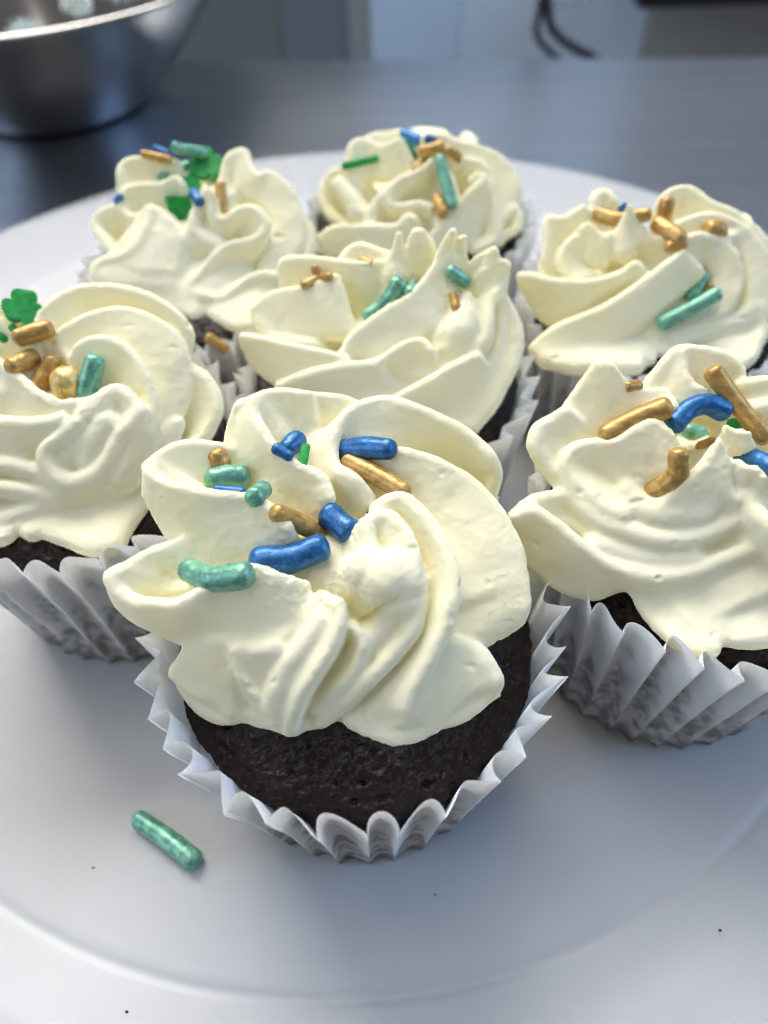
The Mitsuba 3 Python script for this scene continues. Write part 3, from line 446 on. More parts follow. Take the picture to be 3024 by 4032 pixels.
cupcake('cupcake_002', (42, 56.5), 'cupcake at the right edge with long gold and bent blue sprinkles on its swirl', dict(strips=[
  ([(-7.78,7.42,44.5,0.6),(-10.51,7.36,44.7,0.7),(-12.47,7.48,45.15,0.8),(-14,8.26,46.38,0.8),(-14.98,8.95,47.38,0.8),(-15.83,9.24,47.46,0.8),(-16.81,9,45.99,0.8),(-18.24,7.89,44.08,0.8),(-19.51,6.81,42.38,0.8)],
   [(-7.99,6.31,43.4,1.7),(-9.58,5.82,42.07,1.7),(-11.53,5.27,40.74,1.7),(-13.4,4.86,39.85,1.7),(-14.93,4.66,39.42,1.7),(-16.49,4.57,39.21,1.7),(-17.56,4.68,38.83,1.7),(-18.68,4.84,38.72,1.7),(-19.74,5.38,38.55,1.7)]),
  ([(-19.96,5.52,43.63,0.8),(-21.38,5.07,42.9,0.8),(-23.27,3.96,42.2,1),(-23.71,2.72,41.26,1.1),(-22.84,1.26,39.85,1.1),(-21.1,-0.47,38.37,1.1),(-19.54,-2.58,37.38,1.1),(-17.37,-5.01,36.49,1.2),(-14.29,-6.7,36.03,1.3),(-10.86,-7.85,35.75,1.4),(-7.78,-8.09,35.72,1.4),(-3.42,-7.24,36.54,1.3),(-0.14,-6.04,37.67,1.2),(3.18,-4.61,38.85,1.2),(6.96,-2.2,39.91,1.2)],
   [(-14.97,4.14,37.63,1.7),(-16.04,3.8,36.9,1.7),(-17.45,2.97,36.2,1.9),(-17.78,2.04,35.26,2),(-17.13,0.94,33.85,2),(-15.82,-0.35,32.37,2),(-14.66,-1.94,31.38,2),(-13.03,-3.76,30.49,2.1),(-10.72,-5.03,30.03,2.2),(-8.14,-5.89,29.75,2.3),(-5.84,-6.07,29.72,2.3),(-2.56,-5.43,30.54,2.2),(-0.11,-4.53,31.67,2.1),(2.39,-3.46,32.85,2.1),(5.22,-1.65,33.91,2.1)]),
  ([(-8.39,0.81,43.32,0.4),(-9.35,1.78,43.78,0.6),(-10.55,2.64,44.21,0.7),(-12.2,2.19,43.49,0.8),(-14.45,1.69,42.16,0.8),(-16.67,2.18,41.5,0.8),(-19.16,1.99,40.85,0.9),(-20.33,0.89,40.15,0.9),(-20.03,-0.59,39.13,0.9),(-18.14,-2.58,37.98,1),(-16.09,-4.48,37.45,1),(-14.44,-5.38,37.41,1)],
   [(-7.91,-0.05,40.89,1.6),(-8.94,-0.54,40.16,1.6),(-10.11,-0.54,39.55,1.6),(-11.57,-0.78,38.89,1.6),(-13.43,0.12,38.33,1.6),(-14.76,0.94,38.16,1.6),(-16.15,1.5,37.92,1.6),(-16.92,1.39,37.74,1.6),(-16.85,0.45,37.47,1.6),(-15.92,-1.23,36.99,1.6),(-14.78,-2.56,36.78,1.6),(-13.61,-3.69,36.67,1.6)]),
  ([(-13.11,-2.32,38.06,1.4),(-11.35,-4.73,37.01,2),(-8.43,-5.33,36.86,2.2),(-5.79,-5.08,37.13,2)],
   [(-7.87,-1.39,33.06,2.1),(-6.81,-2.84,32.01,2.7),(-5.06,-3.2,31.86,2.9),(-3.47,-3.05,32.13,2.7)]),
  ([(-4.02,-0.85,44.27,0.45),(-4.71,-1.49,43.5,0.6),(-5.68,-2.73,42.36,0.8),(-7.22,-3.66,40.91,0.9),(-8.91,-4.48,39.29,1),(-10.02,-4.92,38.17,1)],
   [(-3.61,-1.38,43.33,0.6),(-3.42,-2.36,41.86,0.9),(-3.71,-3.68,40.11,1.2),(-4.53,-4.87,38.19,1.6),(-6.38,-5.76,36.94,1.8),(-8.28,-5.74,35.95,1.8)]),
  ([(-3.52,-2.19,42.31,0.7),(-3.44,-3.65,40.71,0.9),(-2.59,-5.06,39.33,1),(-0.5,-5.04,39.54,0.9),(1.72,-3.59,40.73,0.8),(3.68,-3.08,41.67,0.8)],
   [(-3.05,-4.37,37.52,1.5),(-3.06,-5.04,36.94,1.5),(-2.04,-5.38,36.25,1.5),(0.34,-5.02,36.74,1.5),(2.23,-4.22,37.76,1.5),(4.99,-3.51,38.15,1.5)]),
  ([(-2.24,1.61,43.93,0.5),(-1.7,1.42,43.48,0.6),(-0.02,0.85,43.73,0.4)],
   [(-2.06,1.23,41.83,1),(-1.29,0.72,41.69,1),(0.46,0.65,41.68,1)]),
  ([(-1.85,-2.24,42.29,0.6),(-1.1,-3.24,42.23,0.6),(-0.18,-3.53,42.35,0.5),(0.7,-4.57,41.87,0.5)],
   [(-1.56,-3.14,40.05,1.1),(-0.59,-3.64,39.92,1.1),(0.71,-3.69,39.9,1.1),(1.61,-4.42,39.71,1.1)]),
  ([(-26.61,-4.59,36.84,0.9),(-25.49,-3.87,37.63,0.9),(-23.15,-2.96,37.88,0.9),(-20.77,-2.61,37.38,0.9),(-19.33,-3.42,35.91,0.9)],
   [(-18.63,-3.21,30.84,1.6),(-17.84,-2.71,31.63,1.6),(-16.2,-2.07,31.88,1.6),(-14.54,-1.83,31.38,1.6),(-13.53,-2.39,29.91,1.6)]),
  ([(-26.9,-5.67,38.04,0.9),(-25.13,-5.17,38.37,0.9),(-22.59,-6.43,37.42,0.9),(-19.87,-8.33,35.9,0.9),(-16.96,-10.14,34.45,0.9),(-13.9,-11.12,33.66,1.2),(-11,-11.51,33.24,1.3),(-6.87,-11.14,33.58,1.3),(-2.51,-9.9,34.59,1.2),(1.98,-8.58,35.48,1.2),(6.59,-6.5,36.85,1.2)],
   [(-25.91,-4.93,35.33,1.3),(-25.09,-6.77,33.7,1.3),(-23.08,-8.86,31.99,1.3),(-20.02,-10.39,30.6,1.3),(-17.09,-10.74,30.01,1.3),(-15.49,-10.29,30.28,1.3),(-13.01,-10.07,30.99,1.3),(-9.26,-10.77,31.16,1.3),(-2.79,-10.38,31.82,1.3),(3,-8.79,32.73,1.3),(7.6,-7.12,33.98,1.3)]),
  ([(-22.91,-3.41,36.08,1),(-19.4,-5.08,34.81,1),(-15.99,-6.69,33.87,1),(-12.4,-7.94,33.39,1)],
   [(-16.04,-2.39,32.08,1.7),(-13.58,-3.56,30.81,1.7),(-11.19,-4.68,29.87,1.7),(-8.68,-5.56,29.5,1.7)]),
  ([(-17.4,-7.55,34.56,1.5),(-14.45,-8.5,33.96,1.6),(-10.64,-9.38,33.77,1.6),(-6.57,-9.32,34.18,1.6)],
   [(-13.05,-5.66,30.56,2.2),(-10.84,-6.38,29.96,2.3),(-7.98,-7.04,29.77,2.3),(-4.93,-6.99,30.18,2.3)]),
  ([(-12.68,-11.13,30.88,1),(-11.64,-13.89,30,1),(-10,-17.12,30,1),(-8.25,-18.94,30,1),(-6.28,-19.22,30,1)],
   [(-10.34,-10.83,31.28,1.4),(-8.33,-11.97,30.66,1.4),(-6.33,-13.15,30,1.4),(-4.5,-14.17,30,1.4),(-3.87,-15.52,30,1.4)]),
  ([(-6.16,-18.81,30,1.1),(-7.36,-17.36,30,1.1),(-5.64,-15.6,30.2,1),(-2.91,-14.45,31.36,1),(1.45,-13.03,32.59,1),(6.11,-11.09,33.61,1)],
   [(-10.32,-10.88,31.11,1.3),(-8.28,-10.94,31.29,1.3),(-5.77,-11.03,31.46,1.3),(-2.15,-10.26,32.01,1.3),(2.38,-9.46,32.55,1.3),(7.19,-7.74,33.33,1.3)]),
  ([(-6.92,-18.62,30,1),(-4.92,-17.48,30,1),(-2.6,-17.92,30,1.2),(0.91,-17.74,30,1.3),(5.17,-16.27,30,1.3)],
   [(-5.47,-15.95,30,1.2),(-3.12,-14.55,30,1.2),(-1.19,-13.97,30,1.2),(3.03,-12.41,30.28,1.2),(7.21,-10.65,31.4,1.2)]),
  ([(-10.07,8.74,43.68,0.8),(-8.66,10.09,44.85,0.8),(-7.02,11.43,46.01,0.8),(-5.55,12.21,46.83,0.8),(-3.95,12.49,46.7,0.8),(-1.57,12.37,46.25,0.8),(0.64,12.06,45.56,0.8),(2.07,11,44.47,0.8),(2.17,9.87,43.17,0.8)],
   [(-7.25,6.29,36.68,1.5),(-6.24,7.26,37.85,1.5),(-5.05,8.23,39.01,1.5),(-4,8.79,39.83,1.5),(-2.84,8.99,39.7,1.5),(-1.13,8.91,39.25,1.5),(0.46,8.68,38.56,1.5),(1.49,7.92,37.47,1.5),(1.56,7.11,36.17,1.5)]),
  ([(-5.51,11.91,46.74,0.7),(-5.46,9.87,45.56,0.7),(-4.46,8.08,44.68,0.7),(-3.21,7.57,44.54,0.5)],
   [(-6.96,10.42,43.93,1.2),(-6.35,8.76,43.27,1.2),(-5.15,7.58,42.75,1.2),(-3.89,7.01,42.59,1.2)]),
  ([(1.99,9.08,43.55,0.8),(3.26,8.91,44.3,0.8),(5.2,8.74,44.46,0.8),(7.41,7.83,43.81,0.8),(10.22,6.14,42.16,0.8)],
   [(1.39,6.36,36.55,1.5),(2.28,6.24,37.3,1.5),(3.64,6.12,37.46,1.5),(5.19,5.48,36.81,1.5),(7.15,4.3,35.16,1.5)]),
  ([(2.94,6.41,42.23,1),(4.65,6.53,42.66,1),(7.41,4.88,42.22,1),(9.84,3.07,40.73,1)],
   [(2.06,4.49,36.23,1.7),(3.26,4.57,36.66,1.7),(5.19,3.42,36.22,1.7),(6.89,2.15,34.73,1.7)]),
  ([(-0.72,-4.95,39,1.2),(0.28,-7.79,38.86,1.2),(2.28,-10.35,38.44,1.2),(5.17,-12.36,37.74,1.2),(8.83,-13.58,36.76,1.2),(13.04,-13.82,35.5,1.2),(12.65,-13.41,31.5,1.3)],
   [(-0.5,-3.46,32,2.4),(0.2,-5.45,31.86,2.4),(1.6,-7.24,31.44,2.4),(3.62,-8.65,30.74,2.4),(6.18,-9.51,29.76,2.4),(9.13,-9.67,29,2.4),(8.86,-9.39,29,2.5)]),
  ([(1.58,-4.74,39,1.2),(3.75,-6.84,38.86,1.2),(6.68,-8.23,38.44,1.2),(10.17,-8.73,37.74,1.2),(13.99,-8.18,36.76,1.2),(17.85,-6.5,35.5,1.2),(17.31,-6.3,31.5,1.3)],
   [(1.11,-3.32,32,2.4),(2.62,-4.79,31.86,2.4),(4.68,-5.76,31.44,2.4),(7.12,-6.11,30.74,2.4),(9.79,-5.73,29.76,2.4),(12.5,-4.55,29,2.4),(12.12,-4.41,29,2.5)]),
  ([(3.54,-3.53,39,1.2),(6.42,-4.43,38.86,1.2),(9.66,-4.36,38.44,1.2),(13,-3.23,37.74,1.2),(16.17,-1.03,36.76,1.2),(18.87,2.21,35.5,1.2),(18.3,2.14,31.5,1.3)],
   [(2.48,-2.47,32,2.4),(4.49,-3.1,31.86,2.4),(6.76,-3.05,31.44,2.4),(9.1,-2.26,30.74,2.4),(11.32,-0.72,29.76,2.4),(13.21,1.55,29,2.4),(12.81,1.5,29,2.5)])],
 blobs=[(0,0,29.5,16,16,6.5),(0,0,36,6,6,3.5)], torn=[(-8.26,1.64,42.94,2.5,2),(-0.86,-3.29,42.11,4,2.5),(-0.83,1.39,43.48,3,2.5),(-3.58,7.36,44.09,2,2)]), 0.3, 3)

cupcake('cupcake_003', (1, 87), 'middle cupcake with spiky torn cream tips pulled up from its swirl', dict(strips=[
  ([(-6.92,4.43,43.7,0.8),(-9.18,4.04,43.09,0.8),(-11.72,3.74,42.51,0.8),(-15.46,4.1,41.63,0.8),(-17.91,3.35,40.93,0.8),(-18.86,2.56,40.21,0.9),(-18.55,1.55,38.93,0.9)],
   [(-5.54,-0.61,38.34,1.6),(-8.95,0.02,38.01,1.6),(-11.83,0.62,37.67,1.6),(-15.01,1.12,37.41,1.6),(-16.74,1.23,37.05,1.6),(-17.88,1.93,37.25,1.6),(-18.18,2.26,37.34,1.6)]),
  ([(-14.96,6.49,41.29,0.8),(-14.58,8.09,44.24,0.8),(-11.83,8.02,44.7,0.8),(-9.17,7.77,44.6,0.8),(-6.35,7.2,44.44,0.8),(-2.99,6.54,44.26,0.8),(-0.19,6.77,44.33,0.8)],
   [(-10.47,4.54,35.29,1.5),(-10.21,5.66,38.24,1.5),(-8.28,5.61,38.7,1.5),(-6.42,5.44,38.6,1.5),(-4.44,5.04,38.44,1.5),(-2.09,4.58,38.26,1.5),(-0.13,4.74,38.33,1.5)]),
  ([(-6.13,8.68,43.84,0.8),(-4.66,10.2,44.75,0.8),(-3.23,10.69,44.89,0.8),(-1.25,9.88,44.67,0.8),(1,8.89,44.4,0.8)],
   [(-4.29,6.08,37.84,1.5),(-3.26,7.14,38.75,1.5),(-2.26,7.48,38.89,1.5),(-0.88,6.92,38.67,1.5),(0.7,6.22,38.4,1.5)]),
  ([(2.41,6.9,48.76,0.55),(2.26,6.72,47.31,0.75),(2.05,6.43,45.23,1.3),(2.01,5.67,43.53,2)],
   None),
  ([(1.08,6.46,45.25,0.7),(2.07,6.67,46.3,0.8),(3.14,6.03,45.13,0.7)],
   [(0.86,5.17,41.25,1.4),(1.66,5.34,42.3,1.5),(2.51,4.82,41.13,1.4)]),
  ([(4.97,7.52,48.73,0.6),(5.46,7.5,48.73,0.6)],
   [(3.88,6.92,44.87,1),(6.93,6.45,44.74,1)]),
  ([(3.76,7.41,45.8,0.6),(4.98,7.69,48.58,0.6),(6.38,7.78,47.6,0.6),(7.39,7.74,46.09,0.5)],
   [(3.72,6.16,43.16,1.2),(4.84,6.12,43.15,1.2),(6.25,6.06,43.14,1.2),(7.09,6.03,43.13,1.2)]),
  ([(9.77,5.43,49.97,0.6),(9.12,5.72,48.45,0.65),(8.28,5.26,46.92,0.6),(7.56,4.03,45.59,0.7),(6.43,2.81,44.26,0.8),(4.16,0.94,42.75,0.8),(0.96,-0.39,41.4,0.9),(-1.98,-1.78,40.22,0.9),(-4.51,-3.18,39.04,0.9),(-5.97,-4.73,37.42,0.9)],
   [(9.99,6.27,48.19,0.6),(9.69,5.78,46.86,0.7),(9.56,4.86,45.31,1),(9.54,3.44,43.43,1),(9.35,1.65,41.45,1.4),(8.42,-0.41,39.99,1.4),(6.41,-2.05,38.95,1.4),(2.78,-2.78,37.95,1.4),(-1.13,-3.27,37.12,1.4),(-4.79,-3.97,36.43,1.4)]),
  ([(11.41,5.89,48.49,0.55),(11.17,5.99,46.52,0.7),(10.86,5.25,44.72,0.9),(10.57,3.95,43.07,1.3)],
   None),
  ([(10.5,6.78,45.93,0.5),(11.41,6.84,47.35,0.4),(11.71,5.66,45.04,0.6)],
   [(10.11,5.35,43.44,1.2),(10.96,5.16,42.9,1.2),(11.84,5.08,42.89,1.2)]),
  ([(13.16,5.02,45.67,0.5),(14.44,5.24,46.23,0.5),(15.82,4.7,47.39,0.55),(16.06,5.02,45.68,0.6)],
   [(12.74,4.69,42.78,1),(13.74,4.28,42.68,1),(14.49,4.23,42.67,1),(14.76,4.55,42.76,1)]),
  ([(13.42,3.58,43.48,0.7),(14.64,3.78,44.54,0.7),(16.68,4.09,45.63,0.6),(17.54,3.96,45.59,0.55),(17.52,3.16,43.57,0.7)],
   [(12.73,3.71,41.51,1.2),(13.96,3.29,41.41,1.2),(15.15,2.54,41.21,1.2),(15.89,2.5,41.2,1.2),(16.67,3.12,41.37,1.2)]),
  ([(16.95,2.58,42.72,0.8),(15.67,0.99,42.27,0.8),(15.05,-0.77,41.29,0.8),(14.7,-2.63,40.07,1),(14.22,-4.28,38.71,1.2),(12.56,-5.07,37.7,1.5),(10.36,-5.34,37.26,1.5),(7.94,-4.61,37.46,1.3)],
   [(10.17,1.55,37.72,1.5),(9.4,0.59,37.27,1.5),(9.03,-0.46,36.29,1.5),(8.82,-1.58,35.07,1.7),(8.53,-2.57,33.71,1.9),(7.54,-3.04,32.7,2.2),(6.22,-3.2,32.26,2.2),(4.76,-2.77,32.46,2)]),
  ([(11.77,1.03,41.78,1.2),(11.32,-1.66,40.45,2),(10.39,-3.78,39.08,2.4),(9.83,-4.6,38.06,2)],
   [(7.06,0.62,36.78,1.9),(6.79,-1,35.45,2.7),(6.23,-2.27,34.08,3.1),(5.9,-2.76,33.06,2.7)]),
  ([(16.15,4.84,41.85,1),(17.77,1.78,40,1.1),(19,-0.81,37.87,1.2),(19.01,-2.68,36.27,1.3),(17.79,-5.53,34.5,1.4),(15.99,-8.33,32.75,1.4),(14.24,-10.62,31.3,1.4),(11.99,-12.63,30,1.4)],
   [(16.37,4.12,38.67,1.5),(16,1.47,37.28,1.5),(15.41,-1.46,36.13,1.5),(14.84,-3.71,35.18,1.5),(13.35,-6.4,33.95,1.5),(11.4,-8.44,32.92,1.5),(8.69,-10.22,31.65,1.5),(7.18,-12.08,30.56,1.5)]),
  ([(16.32,2.52,41.2,0.8),(16.68,0.19,39.55,0.9),(16.48,-2.52,37.6,1),(14.91,-5.71,35.43,1.2),(12.37,-8.37,33.57,1.4)],
   [(13.06,2.02,37.2,1.5),(13.34,0.15,35.55,1.6),(13.18,-2.02,33.6,1.7),(11.93,-4.57,31.43,1.9),(9.9,-6.7,29.57,2.1)]),
  ([(-20.44,-1.83,38.59,0.8),(-17.44,-2.86,38.61,0.8),(-12.78,-4.38,38.31,0.8),(-8.26,-5.53,37.81,0.8),(-6.1,-6.04,37.27,0.8)],
   [(-20.38,-1.17,37.17,1.2),(-18.83,-3.26,35.15,1.2),(-15.89,-5.2,33.64,1.2),(-13.6,-6.01,33.28,1.2),(-7.39,-4.97,34.88,1.2)]),
  ([(-18.48,1.22,38.84,1),(-16.91,-0.49,37.36,1),(-14.34,-1.27,37.15,1),(-10.38,-2.11,36.93,1)],
   [(-12.94,0.85,34.84,1.7),(-11.84,-0.34,33.36,1.7),(-10.04,-0.89,33.15,1.7),(-7.27,-1.48,32.93,1.7)]),
  ([(-15.31,-7.92,34.42,0.9),(-13.09,-7.61,35.16,0.9),(-10.73,-7.43,35.98,0.9),(-7.77,-7.29,36.53,0.9),(-5.03,-7.16,36.87,0.9),(-1.76,-7.25,37.04,0.9)],
   [(-14.27,-6.59,32.45,1.5),(-11.27,-7.18,32.33,1.5),(-7.53,-7.77,32.2,1.5),(-3.62,-8.87,31.9,1.5),(-0.83,-8.97,31.88,1.5),(0.87,-8.43,32.42,1.5)]),
  ([(-1.62,-7.62,37.34,0.7),(0.46,-6.52,38.24,0.7),(2.67,-5.39,38.94,0.7),(5.12,-5.1,39.22,0.7),(6.4,-6.39,38.57,0.7)],
   [(-1.51,-5.92,35.42,1.1),(0.71,-6.06,35.38,1.1),(2.92,-6.24,35.33,1.1),(5.94,-6.68,35.22,1.1),(7.05,-6.56,35.25,1.1)]),
  ([(1.34,-11.24,33.82,0.9),(3.53,-10.59,34.94,0.9),(6.26,-9.78,36.06,0.9),(9.49,-8.4,37.22,0.9),(12.6,-7.33,37.99,0.9)],
   [(3.56,-10.71,31.41,1.6),(5.95,-11.3,31.22,1.6),(8.06,-10.91,31.61,1.6),(11.33,-8.69,33.16,1.6),(13.72,-6.45,34.73,1.6)]),
  ([(4.81,-7.11,35.1,1.2),(7.27,-7.35,35.2,1.2),(9.84,-5.68,36.17,1.2)],
   [(3.37,-4.98,31.1,1.9),(5.09,-5.14,31.2,1.9),(6.89,-3.98,32.17,1.9)]),
  ([(1.93,-10.02,31.59,1.2),(5.93,-11.86,30.26,1.2),(9.66,-13.41,30,1.2),(11.77,-13.07,30,1.2)],
   [(1.54,-8.02,29.59,1.9),(4.74,-9.49,28.5,1.9),(7.73,-10.73,28.5,1.9),(9.42,-10.46,28.5,1.9)]),
  ([(4.29,2.57,41,1.2),(5.71,5.01,40.86,1.2),(6.34,7.99,40.44,1.2),(6.03,11.29,39.74,1.2),(4.71,14.66,38.76,1.2),(2.35,17.85,37.5,1.2),(2.28,17.31,33.5,1.3)],
   [(3,1.8,34,2.4),(4,3.51,33.86,2.4),(4.44,5.59,33.44,2.4),(4.22,7.9,32.74,2.4),(3.3,10.26,31.76,2.4),(1.64,12.5,30.5,2.4),(1.6,12.12,29,2.5)]),
  ([(1.22,4.85,41,1.2),(0.5,7.58,40.86,1.2),(-1.17,10.13,40.44,1.2),(-3.72,12.25,39.74,1.2),(-7.04,13.7,38.76,1.2),(-10.96,14.28,37.5,1.2),(-10.63,13.85,33.5,1.3)],
   [(0.85,3.39,34,2.4),(0.35,5.31,33.86,2.4),(-0.82,7.09,33.44,2.4),(-2.6,8.57,32.74,2.4),(-4.93,9.59,31.76,2.4),(-7.67,10,30.5,2.4),(-7.44,9.69,29,2.5)])],
 blobs=[(0,0,29.5,14,14,6.5),(0,0,36,6,6,3.5)], torn=[(9.51,7.3,47.47,4,1.5),(16.41,5.5,44.99,4,2.5),(4.91,8.32,46.75,3,1.2)]), 0.29, 4, 28.3, 2.6, 30.2)

